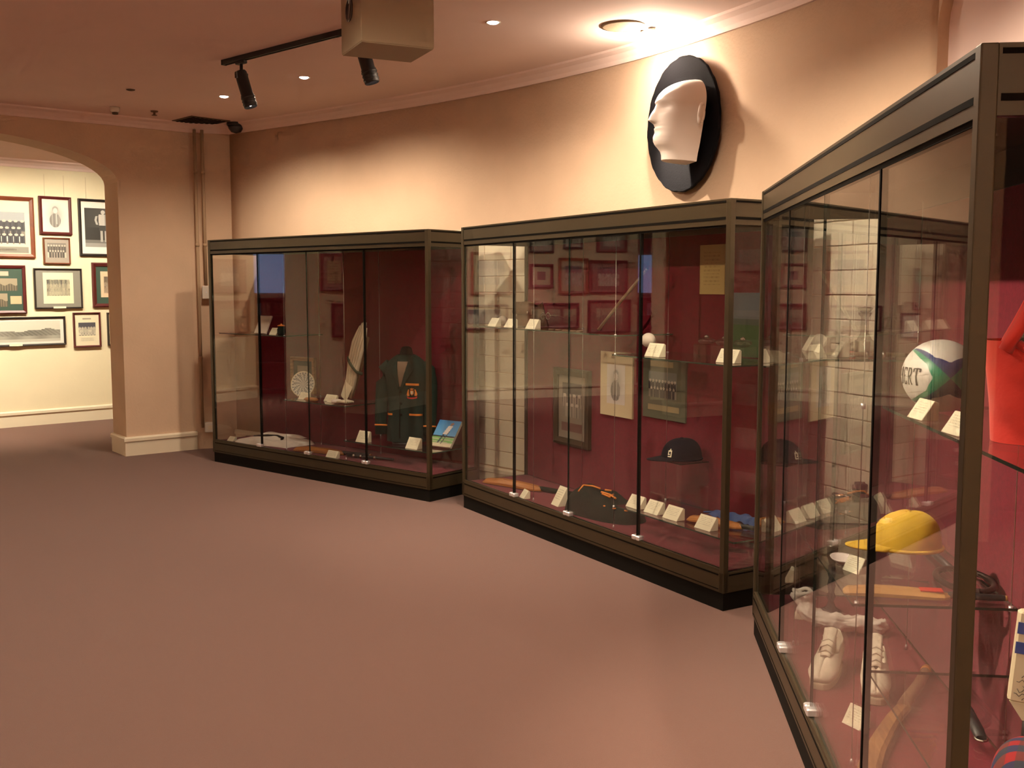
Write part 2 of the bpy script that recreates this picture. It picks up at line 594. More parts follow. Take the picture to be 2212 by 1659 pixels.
for k in range(len(arc) - 1):
    m.face((a[k], a[k + 1], b[k + 1], b[k]), False)
m.face([m.av(AW(-0.70, d, z)) for d, z in ((0, 0), (TH, 0), (TH, 3.24), (0, 3.24))])
struct(m.build('wall_arch', 'wall'))

# cornices and skirtings
corn = [(0, 0), (0, -0.085), (0.018, -0.085), (0.03, -0.06), (0.06, -0.03), (0.10, -0.014), (0.105, 0)]
profile_run('trim_1', [LEFT_END, A_END, CORNER] + CURVE[1:] + RIGHT[1:2], corn, 'ceiling', ceil_z)
skirt = [(0, 0), (0.02, 0), (0.02, 0.135), (0.032, 0.14), (0.032, 0.168), (0.02, 0.182), (0, 0.182)]
zero = lambda x, y: 0.0
jb = A0 + AN * TH
profile_run('baseboard_arch', [jb, A0, A_END], skirt, 'skirting', zero)
profile_run('baseboard_arch_far', [LEFT_END, A0 + AD * W_AR, A0 + AD * W_AR + AN * TH], skirt, 'skirting', zero)
profile_run('baseboard_curved', CURVE, skirt, 'skirting', zero)

# the painted brick courses of the curved wall where they show between the cases
ARC = [0.0]
for p, q in zip(CURVE[:-1], CURVE[1:]):
    ARC.append(ARC[-1] + (q - p).length)


def on_curve(s):
    for i in range(len(ARC) - 1):
        if s <= ARC[i + 1] or i == len(ARC) - 2:
            t = (s - ARC[i]) / (ARC[i + 1] - ARC[i])
            p = CURVE[i].lerp(CURVE[i + 1], t)
            d = (CURVE[i + 1] - CURVE[i]).normalized()
            return p, d


wall_c = bpy.data.objects['wall_curved']
BL, BH = 0.30, 0.125
bm_mesh = MB().box(-BL / 2 + 0.003, BL / 2 - 0.002, -0.007, 0.006, 0.002, BH - 0.002, bev=0.003).build('brick', 'wall_brick', wall_c)
first = True
s1 = min(range(len(CURVE)), key=lambda i: (CURVE[i] - Vector((-0.02, 7.92))).length)
s2 = min(range(len(CURVE)), key=lambda i: (CURVE[i] - Vector((1.78, 5.0))).length)
for sc in (ARC[s1], ARC[s2] - 0.15):
    for row in range(15):
        for k in (-2, -1, 0, 1, 2):
            s = sc + (k + (0.5 if row % 2 else 0.0)) * BL
            if s > ARC[-1] - BL * 0.5: continue
            p, d = on_curve(s)
            o = bm_mesh if first else bm_mesh.copy()
            if not first: COL.objects.link(o); o.parent = wall_c
            first = False
            o.location = (p.x, p.y, 0.19 + row * BH)
            o.rotation_euler = (0, 0, math.atan2(d.y, d.x))

# the room beyond the arch
cz2 = lambda x, y: 3.05
pw0, pw1 = PW + PD * -3.35, PW + PD * 3.9
wall_strip('wall_photo', [pw0, pw1], 'wall_cream', topfn=cz2, side=1)
wall_strip('wall_photo_end', [pw1, A_END + AN * 0.42], 'wall_cream', topfn=cz2, side=1)
wall_strip('wall_far', [Vector((-8.15, 6.4)), Vector((-8.15, 8.45))], 'wall_cream', topfn=cz2, side=1)
wall_strip('wall_recess', [Vector((-8.95, 8.4)), Vector((-8.95, 10.0))], 'wall', topfn=cz2, side=1)
struct(MB().box(-8.2, -7.78, 8.45, 8.87, 0, 3.05).build('wall_column', 'wall_cream'))
m = MB()
ol = [A_END + AN * 0.3, pw1 + PN * 0.1, pw0 + PN * 0.1, Vector((-9.1, 10.0)), Vector((-9.1, 6.0)), A0 + AD * 5.8 + AN * 0.3]
lo = [m.av((p.x, p.y, 3.05)) for p in ol]; hi = [m.av((p.x, p.y, 3.12)) for p in ol]
m.face(lo); m.face(hi[::-1])
for k in range(len(lo)): m.face((lo[k], hi[k], hi[(k + 1) % len(lo)], lo[(k + 1) % len(lo)]))
struct(m.build('ceiling_beyond', 'ceiling'))
profile_run('trim_2', [pw0, pw1], corn, 'ceiling', cz2)
profile_run('baseboard_photo', [pw0, pw1], skirt, 'skirting', zero)


# ------------------------------------------------------------------ prints (flat pictures)
def clampc(c): return tuple(min(1, max(0, x)) for x in c)


def print_grid(w, h, fn, res, name, parent, loc, mat='print'):
    """a flat print: X across, Z up, facing -Y"""
    nx = max(4, int(w / res)); nz = max(4, int(h / res))
    m = MB(); m.cols = []
    idx = [[m.av((loc[0] + w * (i / nx - 0.5), loc[1], loc[2] + h * (j / nz))) for i in range(nx + 1)] for j in range(nz + 1)]
    for j in range(nz):
        for i in range(nx):
            m.face((idx[j][i], idx[j][i + 1], idx[j + 1][i + 1], idx[j + 1][i]))
            m.cols.append(clampc(fn((i + .5) / nx, (j + .5) / nz)))
    return m.build(name, mat, parent)


def team(rows, cols, bgd=(0.05, 0.05, 0.06), shirt=(0.55, 0.52, 0.46), trouser=(0.5, 0.48, 0.42), ground=(0.2, 0.18, 0.15), top=0.28, seed=1, bgl=None):
    rnd = random.Random(seed)
    ppl = []
    for r in range(rows):
        n = cols - (r % 2)
        for c in range(n):
            ppl.append(((c + 0.5 + 0.5 * (r % 2)) / cols + rnd.uniform(-.01, .01), 0.92 - top - r * (0.84 - top) / rows, rnd.random()))
    rh = (0.84 - top) / rows

    def fn(u, v):
        c = bgd if v > 0.4 else ground
        if bgl and v > 0.72: c = bgl
        for x, y, k in ppl:
            du, dv = (u - x) * cols, (v - y) / rh
            if du * du * 9 + (dv) ** 2 * 30 < 1.0: c = (0.45, 0.40, 0.34)
            elif -1.25 < dv < -0.12 and abs(du) < 0.42: c = tuple(q * (0.75 + .4 * k) for q in shirt) if abs(du) > .06 else tuple(q * .4 for q in shirt)
            elif -2.0 < dv <= -1.25 and abs(du) < 0.36 and y < 0.55: c = trouser
        return c
    return fn


def portrait(u, v):
    d = ((u - .5) / .38) ** 2 + ((v - .52) / .42) ** 2
    c = 0.62
    g = c - 0.34 * exp(-d * 1.6)
    if ((u - .5) / .10) ** 2 + ((v - .70) / .10) ** 2 < 1: g = 0.55
    elif ((u - .48) / .26) ** 2 + ((v - .34) / .26) ** 2 < 1: g = 0.16 + 0.1 * (sin(u * 40) > .3)
    elif ((u - .5) / .14) ** 2 + ((v - .75) / .12) ** 2 < 1: g = 0.3
    if abs(u - .56) < .02 and .2 < v < .6: g = 0.5
    return (g * 1.04, g * .98, g * .9)


def athlete(u, v):
    g = 0.03 + 0.05 * (v > .5) * u
    if v < 0.18: g = 0.16
    if v < 0.1: g = 0.3
    x = u - 0.60
    if (x / .07) ** 2 + ((v - .90) / .055) ** 2 < 1: g = .5
    elif abs(x) < .15 - .1 * abs(v - .72) and .56 < v < .84: g = .5 - .2 * (x > .05)
    elif abs(abs(x) - .17 - .10 * (.75 - abs(v - .70) * 4)) < .035 and .58 < v < .80: g = .42
    elif abs(x) < .14 and .42 < v <= .56: g = .05
    elif (abs(x + .06) < .045 or abs(x - .08) < .045) and .14 < v <= .42: g = .38
    return (g, g * .97, g * .92)


def panorama(u, v):
    g = .62
    h = .55 + .06 * sin(u * 9) + .03 * sin(u * 31)
    if v < h: g = .16 + .1 * abs(sin(u * 60 + v * 20)) + .05 * sin(u * 7)
    if v < .3: g = .30 + .06 * sin(u * 22)
    if v < .12: g = .5
    return (g, g * .98, g * .85)


def flatcol(c): return lambda u, v: c


def lines_fn(bg, ink, n):
    def fn(u, v):
        if .12 < u < .88 and .1 < v < .9 and (v * n) % 1 > .55 and sin(u * 90 + int(v * n) * 7) > -.5: return ink
        return bg
    return fn


def sepia_landscape(u, v):
    g = .30 if v > .5 + .08 * sin(u * 12) else .13 + .05 * sin(u * 50)
    return (g * 1.05, g * .9, g * .65)


def cricket_sky(u, v):
    # bright sky over a green field with a pale batting figure
    c = (0.05 + .1 * (1 - v), 0.27 + .12 * (1 - v), 0.66)
    if v < .42: c = (.02, .03, .03)
    if v < .36: c = (.18, .42, .12) if sin(v * 60 + u * 3) > -.2 else (.42, .45, .30)
    if v < .12: c = (.62, .55, .40)
    x = u - (.52 + (v - .5) * .35)
    if abs(x) < .10 and .45 < v < .80: c = (.75, .70, .68)
    if (x / .07) ** 2 + ((v - .86) / .06) ** 2 < 1: c = (.35, .18, .14)
    if abs(x + .04) < .035 and .12 < v <= .45: c = (.05, .06, .10)
    if abs(x - .12) < .02 and .1 < v < .6: c = (.08, .08, .12)
    return c


def oval_field(u, v):
    if v > .58: return (.10, .13, .16) if v > .72 else (.14, .16, .17)
    if v > .50: return (.06, .09, .07)
    return (.035, .10, .028)


def frame_part(w, h, fw, mat, parent, depth=0.035):
    m = MB()
    o = [(-w / 2, 0), (w / 2, 0), (w / 2, h), (-w / 2, h)]
    i_ = [(-w / 2 + fw, fw), (w / 2 - fw, fw), (w / 2 - fw, h - fw), (-w / 2 + fw, h - fw)]
    k_ = [(-w / 2 + fw * .35, fw * .35), (w / 2 - fw * .35, fw * .35), (w / 2 - fw * .35, h - fw * .35), (-w / 2 + fw * .35, h - fw * .35)]
    A = [m.av((x, 0, z)) for x, z in o]; B = [m.av((x, -depth * .8, z)) for x, z in o]
    K = [m.av((x, -depth, z)) for x, z in k_]
    C = [m.av((x, -depth * .7, z)) for x, z in i_]; D = [m.av((x, -0.012, z)) for x, z in i_]
    for k in range(4):
        j = (k + 1) % 4
        m.face((A[k], A[j], B[j], B[k])); m.face((B[k], B[j], K[j], K[k])); m.face((K[k], K[j], C[j], C[k])); m.face((C[k], C[j], D[j], D[k]))
    m.face(A)
    return m.build('frame', mat, parent)


FA = math.atan2(PD.y, PD.x)
RES = 110


def picture(loc, rz, w, h, fw, fmat, mount, prints, label, name='framed_photograph', wires=0.0, plaque=False, group=None, tilt=0.0, depth=.035):
    """prints: list of (x, z, w, h, fn) relative to the picture's lower centre"""
    t = thing(name, label, 'picture', loc, rz, group)
    t.rotation_euler = (tilt, 0, rz)
    if fw > 0:
        frame_part(w, h, fw, fmat, t, depth)
    m = MB(); m.cols = [mount]
    k = [m.av((x, -0.013, z)) for x, z in ((-w / 2 + fw, fw), (w / 2 - fw, fw), (w / 2 - fw, h - fw), (-w / 2 + fw, h - fw))]
    m.face(k)
    if fw == 0:
        m2 = [m.av((x, 0, z)) for x, z in ((-w / 2, 0), (w / 2, 0), (w / 2, h), (-w / 2, h))]
        for i in range(4):
            m.face((k[i], k[(i + 1) % 4], m2[(i + 1) % 4], m2[i])); m.cols.append(mount)
    m.build('mount', 'print', t)
    for i, (px, pz, pw, ph, fn) in enumerate(prints):
        print_grid(pw, ph, fn, max(pw, ph) / RES, 'print', t, (px, -0.0145, pz))
    if plaque:
        MB().box(-.07, .07, -0.041, -0.030, 0.004, fw - .003 + .012).build('plaque', 'card', t)
    if wires > 0:
        for x in (-w * .3, w * .3):
            MB().tube([(x, -0.006, h - .01), (x, -0.006, h + wires)], 0.0012, 4).build('hanging_wire', 'tan_pipe', t)
    return t


def onwall(w, z): p = PW + PD * w - PN * 0.004; return (p.x, p.y, z)


CREAM = (.70, .63, .45); GREEN = (.045, .085, .065); GREY = (.24, .23, .20); WHITE = (.74, .72, .66)
RB, DR, BW = 'red_brown_wood', 'dark_red_wood', 'black_wood'


def pwall(w0, w1, z0, z1, *a, **k):
    picture(onwall((w0 + w1) / 2, z0), FA, w1 - w0, z1 - z0, *a, **k)


pwall(-.12, .46, 1.94, 2.63, .045, RB, CREAM, [(0, .155, .38, .36, team(3, 6, shirt=(.04, .04, .05), trouser=(.6, .57, .5), bgl=(.3, .32, .34), top=.2)), (0, .055, .44, .07, flatcol(GREY)), (0, .075, .2, .03, flatcol((.45, .4, .33)))],
      'red-brown framed team photograph in cream mount, largest at the edge of the arch view', wires=.0)
pwall(.52, .88, 2.215, 2.655, .032, DR, (.72, .63, .55), [(0, .06, .24, .31, portrait)], 'dark red framed vignette portrait of a seated figure in pale mount', wires=.25)
pwall(.96, 1.46, 1.975, 2.65, .03, BW, WHITE, [(0, .11, .36, .46, athlete)], 'thin dark framed black and white photograph of a standing athlete in white mount', wires=.25)
pwall(.55, .85, 1.875, 2.18, .015, RB, (.33, .29, .25), [(0, .075, .21, .17, team(2, 7, bgd=(.2, .18, .16), shirt=(.12, .11, .10), trouser=(.6, .56, .5), ground=(.5, .45, .38), top=.1, seed=3))],
      'smallest framed team photograph with grey mount below the portrait')
pwall(-.22, .34, 1.305, 1.855, .035, DR, GREEN, [(.08, .26, .22, .14, sepia_landscape), (-.02, .08, .2, .15, sepia_landscape), (.17, .11, .12, .09, flatcol((.6, .42, .26))), (.0, .43, .2, .05, flatcol((.5, .42, .33)))],
      'dark red framed collage of small photographs on green mount')
pwall(.43, .97, 1.355, 1.825, .018, BW, GREY, [(0, .06, .34, .36, flatcol((.75, .70, .50))), (.0, .15, .26, .19, team(3, 8, bgd=(.02, .03, .07), shirt=(.65, .62, .5), trouser=(.6, .57, .45), ground=(.08, .06, .05), top=.2, seed=5))],
      'black framed team photograph in cream and grey mount with small caption plaque', plaque=True)
pwall(1.09, 1.56, 1.365, 1.90, .045, DR, GREEN, [(0, .12, .27, .31, flatcol((.68, .52, .36))), (.0, .17, .19, .2, team(3, 5, seed=6))],
      'dark red framed photograph on green mount half hidden by the arch jamb')
pwall(-.36, .76, .93, 1.265, .022, BW, WHITE, [(0, .05, 1.0, .235, panorama)], 'long black framed panorama photograph hanging lowest on the photo wall', plaque=True)
pwall(.85, 1.17, .89, 1.305, .02, DR, (.76, .70, .52), [(0, .14, .2, .155, team(3, 6, bgd=(.08, .08, .1), shirt=(.6, .56, .45), trouser=(.06, .06, .07), ground=(.5, .45, .35), seed=8)), (0, .07, .19, .05, lines_fn((.72, .66, .5), (.4, .36, .28), 6)), (0, .33, .1, .02, flatcol((.4, .36, .28)))],
      'narrow dark red framed team photograph beside the long panorama')
pwall(1.25, 1.6, .9, 1.3, .02, BW, CREAM, [(0, .1, .22, .2, team(2, 5, seed=9))], 'black framed team photograph behind the arch jamb, lowest row')
RES = 44
# further along the same wall: seen as reflections in the case glass
refl = [(-2.0, -1.63, 2.1, 2.46, BW, (.4, .36, .3), 'black framed group photograph, high on the photo wall beyond the arch opening'),
        (-2.45, -2.15, 2.16, 2.46, BW, WHITE, 'small black framed picture in white mount, high beyond the arch opening'),
        (-3.16, -2.67, 2.12, 2.5, DR, (.1, .08, .07), 'dark framed sombre picture, highest near the end of the photo wall'),
        (-1.99, -1.63, 1.6, 1.94, DR, CREAM, 'dark red framed small print in wide cream mount reflected in the middle case'),
        (-2.54, -2.08, 1.51, 2.03, RB, (.45, .38, .28), 'red-brown framed upright team photograph reflected in the middle case'),
        (-3.17, -2.56, 1.52, 2.0, DR, (.10, .05, .04), 'dark red framed broad picture in dark mount reflected in the middle case'),
        (-2.4, -1.61, 1.01, 1.38, DR, (.10, .04, .03), 'wide dark red framed triptych of three small prints reflected in the middle case'),
        (-3.23, -2.54, .94, 1.42, DR, (.16, .08, .06), 'dark red framed sepia landscape low near the end of the photo wall')]
for i, (w0, w1, z0, z1, fm, mt, lb) in enumerate(refl):
    w, h = w1 - w0, z1 - z0
    if i == 6: pr = [(x, .08, .2, .2, sepia_landscape) for x in (-.25, 0, .25)]
    elif i == 7: pr = [(0, .12, .42, .24, sepia_landscape)]
    elif i == 3: pr = [(0, .11, .13, .12, flatcol((.12, .06, .06)))]
    else: pr = [(0, h * .22, w * .56, h * .56, team(3, 6, seed=20 + i))]
    pwall(w0, w1, z0, z1, .04 if fm != BW else .03, fm, mt, pr, lb)
pwall(-1.35, -.75, 1.5, 2.1, .04, RB, CREAM, [(0, .14, .4, .34, team(3, 7, seed=33))], 'red-brown framed team photograph in cream mount, out past the arch edge')
pwall(-1.3, -.6, 1.0, 1.36, .03, DR, CREAM, [(0, .09, .5, .2, team(2, 10, seed=34))], 'dark red framed wide team photograph in cream mount, out past the arch edge')
# two on the far wall, seen in the far case glass
for (yc, w, z0, h, lb) in ((8.18, .40, 1.55, .55, 'red framed certificate on the far wall reflected in the far case'), (7.92, .62, .88, .5, 'red framed dark group portrait on the far wall reflected in the far case')):
    picture((-8.146, yc, z0), radians(90), w, h, .05, DR, (.12, .05, .04), [(0, h * .2, w * .5, h * .6, lines_fn((.38, .26, .14), (.2, .12, .06), 9) if h > .52 else team(2, 5, seed=44))], lb)

# ------------------------------------------------------------------ bookcase in the recess beyond the arch (seen reflected)
t = thing('bookcase', 'dark red bookcase standing in the recess beyond the arch', 'bookcase', (-8.93, 8.62, 0), radians(90))
for x in (0.0, .93): box_part('side', 'dark_red_wood', t, x, x + .03, -.3, 0, 0, 1.45)
for z in (0.05, .45, .85, 1.15, 1.42): box_part('shelf', 'dark_red_wood', t, .03, .93, -.3, 0, z, z + .03)
box_part('back', 'dark_red_wood', t, 0, .96, -.012, .0, 0, 1.45)
tag(MB().box(-8.94, -8.93, 8.7, 9.55, 1.52, 2.1).build('glowing_poster', 'poster_glow'), 'pale blue poster with added glow above the bookcase beyond the arch', 'sign')  # poster made emissive so that it glows blue
for k in range(12):
    hgt = random.uniform(.18, .23); x = .06 + k * .068
    b = MB().box(-.028, .028, -.2, -.02, 0, hgt, bev=.004).build('book', random.choice(['dark_green', 'pale_blue', 'white_cloth', 'blazer', 'leather']))
    b.location = (-8.93, 8.62 + x, 1.1815); b.rotation_euler = (0, 0, radians(90))
    tag(b, 'book in the row on the bookcase beyond the arch', 'book', 'books on the bookcase')

# ------------------------------------------------------------------ display cases
HC, DC, LC = 2.03, 0.56, 2.8


class Case:
    def __init__(s, x, y, yaw):
        yaw = radians(yaw)
        s.t = Vector((cos(yaw), sin(yaw))); s.b = Vector((sin(yaw), -cos(yaw)))
        s.fl = Vector((x, y)) + s.t * LC
        s.rz = yaw + pi

    def P(s, a, b, z):
        q = s.fl - s.t * a + s.b * b
        return (q.x, q.y, z)


C1, C2, C3 = Case(-.616, 7.517, 140.06), Case(1.046, 4.926, 120.24), Case(.82, 1.827, 83.92)
Z0, Z1 = 0.205, 1.905


def glass_pane(name, parent, x0, x1, y0, y1, z0, z1, axis, edge='glass_edge', g='glass'):
    m = MB()
    i = [m.av(p) for p in ((x0, y0, z0), (x1, y0, z0), (x1, y1, z0), (x0, y1, z0), (x0, y0, z1), (x1, y0, z1), (x1, y1, z1), (x0, y1, z1))]
    F = {'z': ((0, 3, 2, 1), (4, 5, 6, 7)), 'y': ((0, 1, 5, 4), (2, 3, 7, 6)), 'x': ((1, 2, 6, 5), (3, 0, 4, 7))}
    for ax, fs in F.items():
        m.mat(g if ax == axis else edge)
        for f in fs: m.face([i[k] for k in f])
    return m.build(name, None, parent)


def display_case(C, label, wires, shelves, hinges):
    t = thing('display_case', label, 'display case', C.P(0, 0, 0), C.rz, 'glass display cases along the curved wall')
    p = .032
    box_part('plinth', 'plinth', t, .008, LC - .008, .008, DC - .008, 0, .092)
    m = MB()
    m.mat('bronze')
    # base: front, ends and back as a hollow ring with a floor
    m.box(0, LC, 0, .03, .092, Z0 - .012); m.box(0, LC, DC - .03, DC, .092, Z0 - .012)
    m.box(0, .03, .03, DC - .03, .092, Z0 - .012); m.box(LC - .03, LC, .03, DC - .03, .092, Z0 - .012)
    m.build('base', None, t)
    box_part('base_groove', 'groove', t, p + .004, LC - p - .004, -.0015, .004, .106, .110)
    box_part('base_groove', 'groove', t, p + .004, LC - p - .004, -.0015, .004, .176, .184)
    box_part('base_groove', 'groove', t, LC - .004, LC + .0015, p + .004, DC - p - .004, .176, .184)
    box_part('sill', 'bronze', t, p, LC - p, .002, .03, Z0 - .012, Z0 + .004)
    box_part('floor_panel', 'red_fabric', t, .03, LC - .03, .03, DC - .03, Z0 - .03, Z0 - .008)
    box_part('back_panel', 'red_fabric', t, .03, LC - .03, DC - .02, DC - .004, Z0 - .008, Z1 + .01)
    for x in (0, LC - p):
        for y in (0, DC - p):
            bevel(box_part('post', 'bronze', t, x, x + p, y, y + p, .092, HC), .003)
    m = MB()
    m.mat('bronze')
    m.box(p, LC - p, .004, .03, Z1, HC); m.box(p, LC - p, DC - .03, DC - .004, Z1, HC)
    m.box(.004, .03, p, DC - p, Z1, HC); m.box(LC - .03, LC - .004, p, DC - p, Z1, HC)
    m.build('header', None, t)
    box_part('top_panel', 'bronze', t, .01, LC - .01, .01, DC - .01, HC - .012, HC - .002)
    for z0, z1 in ((2.011, 2.021), (1.930, 1.943)):
        box_part('header_groove', 'groove', t, p + .006, LC - p - .006, .0025, .006, z0, z1)
        box_part('header_groove', 'groove', t, LC - .006, LC - .0025, p + .006, DC - p - .006, z0, z1)
        box_part('header_groove', 'groove', t, .0025, .006, p + .006, DC - p - .006, z0, z1)
    box_part('glass_channel', 'groove', t, p, LC - p, .008, .03, Z1 - .012, Z1)
    # four glass doors with slim open joints
    xs = [p + .002, .725, 1.385, 2.085, LC - p - .002]
    doors = []
    for a, b in zip(xs[:-1], xs[1:]):
        d = glass_pane('glass_door', t, a + .003, b - .003, .010, .018, Z0 + .006, Z1 - .004, 'y')
        doors.append(d)
    for sx_ in (xs[1], xs[3]):
        box_part('door_seal', 'groove', t, sx_ - .0055, sx_ + .0055, .008, .026, Z0 + .006, Z1 - .004)
    for k, hx in enumerate(hinges):
        m = MB(); m.mat('chrome')
        m.box(hx - .034, hx - .002, -.006, .032, Z0 + .004, Z0 + .030, bev=.004)
        m.box(hx + .002, hx + .034, -.006, .032, Z0 + .004, Z0 + .030, bev=.004)
        m.build('hinge', None, doors[k])
    glass_pane('end_glass', t, .010, .018, p, DC - p, Z0 - .008, Z1 - .002, 'x')
    glass_pane('end_glass', t, LC - .018, LC - .010, p, DC - p, Z0 - .008, Z1 - .002, 'x')
    for (a, b) in wires:
        o = MB().tube([(a, b, Z0 - .008), (a, b, Z1 + .02)], .0016, 6).build('wire', 'wire', t)
        MB().lathe([(.005, 0), (.005, .014), (.002, .02)], 10).build('wire_anchor', 'chrome', o).location = (a, b, Z0 - .008)
    for (a0, a1, b0, b1, z) in shelves:
        sh = glass_pane('glass_shelf', t, a0, a1, b0, b1, z - .008, z, 'z', 'shelf_edge')
        for (a, b) in wires:
            if a0 - .03 < a < a1 + .03:
                MB().lathe([(.007, -.008), (.007, .008)], 10).build('shelf_clamp', 'chrome', sh).location = (a, b, z - .004)
    return t


WB = ((.98, .085), (.98, .47), (1.76, .085), (1.76, .47))
display_case(C1, 'farthest glass display case holding the green blazer and white leg pad, beside the arch', WB,
             [(.04, .99, .07, .5, 1.19), (.97, 1.77, .07, .5, .64), (1.75, 2.76, .07, .5, .36)], (.70, 1.36, 2.08))
display_case(C2, 'middle glass display case with navy cap, standing under the head sculpture', ((.86, .085), (.86, .47), (1.76, .085), (1.76, .47)),
             [(.04, 1.77, .07, .5, 1.33), (1.75, 2.76, .07, .5, 1.22), (1.75, 2.76, .10, .5, .33)], (.725, 1.385, 2.085))
display_case(C3, 'nearest glass display case holding the yellow cap and rugby ball', ((.70, .07), (.70, .5), (1.72, .07), (1.72, .5)),
             [(.04, .71, .08, .5, 1.33), (1.73, 2.76, .12, .5, 1.27), (.69, 1.73, .055, .515, .69), (1.75, 2.76, .1, .5, .50)], (.80, 1.385, 2.1))


def put(C, name, label, cat, a, b, z, rz=0.0, group=None):
    return thing(name, label, cat, C.P(a, b, z + .0005), C.rz + rz, group)


def put_obj(C, o, label, cat, a, b, z, rz=0.0, group=None):
    o.location = C.P(a, b, z + .0005); o.rotation_euler = (0, 0, C.rz + rz)
    return tag(o, label, cat, group)


FLR = Z0 - .008
# ------------------------------------------------------------------ caption cards


def card(C, a, b, z, label, w=.095, h=.055, d=.05, rz=0.0):
    m = MB()
    m.prism([(0, 0), (d, 0), (d, h * .9), (d - .012, h)], -w / 2, w / 2, 'x')
    o = m.build('caption_card', 'card')
    bevel(o, .0015, 1)
    return put_obj(C, o, label, 'label card', a, b, z, rz, 'cream caption cards in the cases')


card(C1, .16, .07, FLR, 'small cream caption card in the arch-side corner beside the folded white jersey', .09, .04)
card(C1, 1.60, .05, FLR, 'cream caption card in front of the orange bat on the far case floor', .13, .06)
card(C1, .74, .14, 1.19, 'cream caption card on the high shelf beside the pale leaning booklet', .10, .06)
card(C1, 1.11, .16, .64, 'cream caption card at the foot of the patterned plate', .12, .06)
card(C1, 1.37, .22, .64, 'cream caption card beside the orange wooden oval, behind its neighbour', .10, .055)
card(C1, 1.48, .16, .64, 'cream caption card standing at the foot of the white leg pad', .10, .065)
card(C1, 1.95, .075, .36, 'cream caption card in front of the green blazer', .13, .09, .06)
card(C1, 2.50, .10, .36, 'cream caption card between the blazer and the cricket picture, by the case post', .13, .085, .06)
card(C2, .26, .10, 1.33, 'cream caption card in front of the pale ball on the high shelf', .11, .06)
card(C2, .49, .10, 1.33, 'cream caption card in front of the leather pouch on the high shelf', .11, .06)
card(C2, .78, .10, 1.33, 'cream caption card in front of the wire spectacles on the high shelf', .12, .065)
card(C2, 2.05, .12, 1.22, 'cream caption card beside the white ball on its small stand', .13, .075)
card(C2, 2.60, .16, 1.22, 'cream caption card before the clear boxes by the corner post, middle case', .14, .07)
card(C2, 2.70, .40, 1.22, 'cream caption card at the end of the middle case, next to the end glass', .10, .06, rz=.5)
card(C2, .75, .055, FLR, 'cream caption card in front of the wooden bat on the middle case floor', .085, .055, rz=-.2)
card(C2, 1.06, .12, FLR, 'tall cream caption card leaning beside the folded green cap cloth', .10, .12, .08, rz=-.1)
for i, (a, b, wd) in enumerate(((1.86, .17, 'first, nearest the green cloth'), (2.03, .17, 'second of four'), (2.20, .17, 'third, before the blue cloth'), (2.47, .17, 'last, by the corner post'))):
    card(C2, a, b - .03, .33, 'cream card in the row below the navy cap, ' + wd, .125, .07, .06)
card(C3, .17, .17, 1.33, 'cream caption card on the high shelf, farthest from the decanter, nearest case', .10, .07)
card(C3, .30, .20, 1.33, 'cream caption card on the high shelf just before the decanter', .10, .07)
card(C3, .56, .22, 1.33, 'cream caption card on the high shelf at the end of the baton', .10, .06)
card(C3, 2.035, .123, 1.27, 'cream caption card in front of the rugby ball', .085, .05, .045, rz=.15)
card(C3, 2.31, .125, 1.27, 'cream caption card beside the rugby ball, half behind the corner post', .085, .05, .045, rz=.15)
card(C3, 1.40, .12, .69, 'cream caption card leaning on the white dish near the yellow cap', .075, .05, .04, rz=.5)
card(C3, 1.02, .36, .69, 'cream caption card beside the clear box with the silver clasp', .10, .08, .05, rz=.6)
t = put(C3, 'clear_block', 'low clear block under the upper caption card in the nearest case', 'display block', .14, .15, FLR)
MB().box(-.05, .05, -.035, .045, 0, .10, bev=.003).build('block', 'acrylic', t)
card(C3, .14, .12, FLR + .1, 'upper of two cream caption cards beside the dark glass candlestick', .07, .06, .04, rz=-.2)
card(C3, .34, .13, FLR, 'lower of two cream caption cards beside the white sock', .08, .06, .04, rz=-.2)
card(C3, 1.45, .125, FLR, 'cream caption card in front of the white shoes', .075, .06, .05, rz=.6)


# ------------------------------------------------------------------ bats
def bat(C, label, a, b, z, rz, length, wmat, hmat, scale=1.0, sticker=None, tilt=0.0, name='cricket_bat'):
    """lies along +X, blade toe at 0, handle beyond"""
    t = put(C, name, label, 'cricket bat', a, b, z, rz)
    t.rotation_euler = (0, tilt, C.rz + rz)
    L_, w, th = length * .66, .108 * scale, .05 * scale
    m = MB()
    secs = []
    for x, ww, tt in ((0, .5, .35), (.015, .85, .5), (.05, 1, .7), (.3, 1, .95), (.62, 1, .9), (.86, .98, .75), (.94, .8, .7), (1.0, .34, .66)):
        W2 = w * ww / 2; T = th * tt
        secs.append([m.av((x * L_, y, zz)) for y, zz in ((-W2, .006 * scale), (0, 0), (W2, .006 * scale), (W2, T * .5), (W2 * .35, T), (-W2 * .35, T), (-W2, T * .5))])
    for p_, q_ in zip(secs[:-1], secs[1:]):
        for k in range(7): m.face((p_[k], p_[(k + 1) % 7], q_[(k + 1) % 7], q_[k]))
    m.face(secs[0]); m.face(secs[-1][::-1])
    bevel(m.build('blade', wmat, t), .003, 1)
    zc = th * .42
    MB().tube([(L_ * .94, 0, zc), (L_ * 1.02, 0, zc), (length * .97, 0, zc), (length, 0, zc)], [.016 * scale, .0165 * scale, .0155 * scale, .012 * scale], 12).build('handle', hmat, t)
    MB().tube([(length * .985, 0, zc), (length * 1.005, 0, zc)], [.0135 * scale, .012 * scale], 12).build('handle_end', wmat, t)
    if sticker:
        MB().box(L_ * .72, L_ * .93, -w * .26, w * .26, th * .77, th * .785 + .003).build('sticker', sticker, t)
    return t


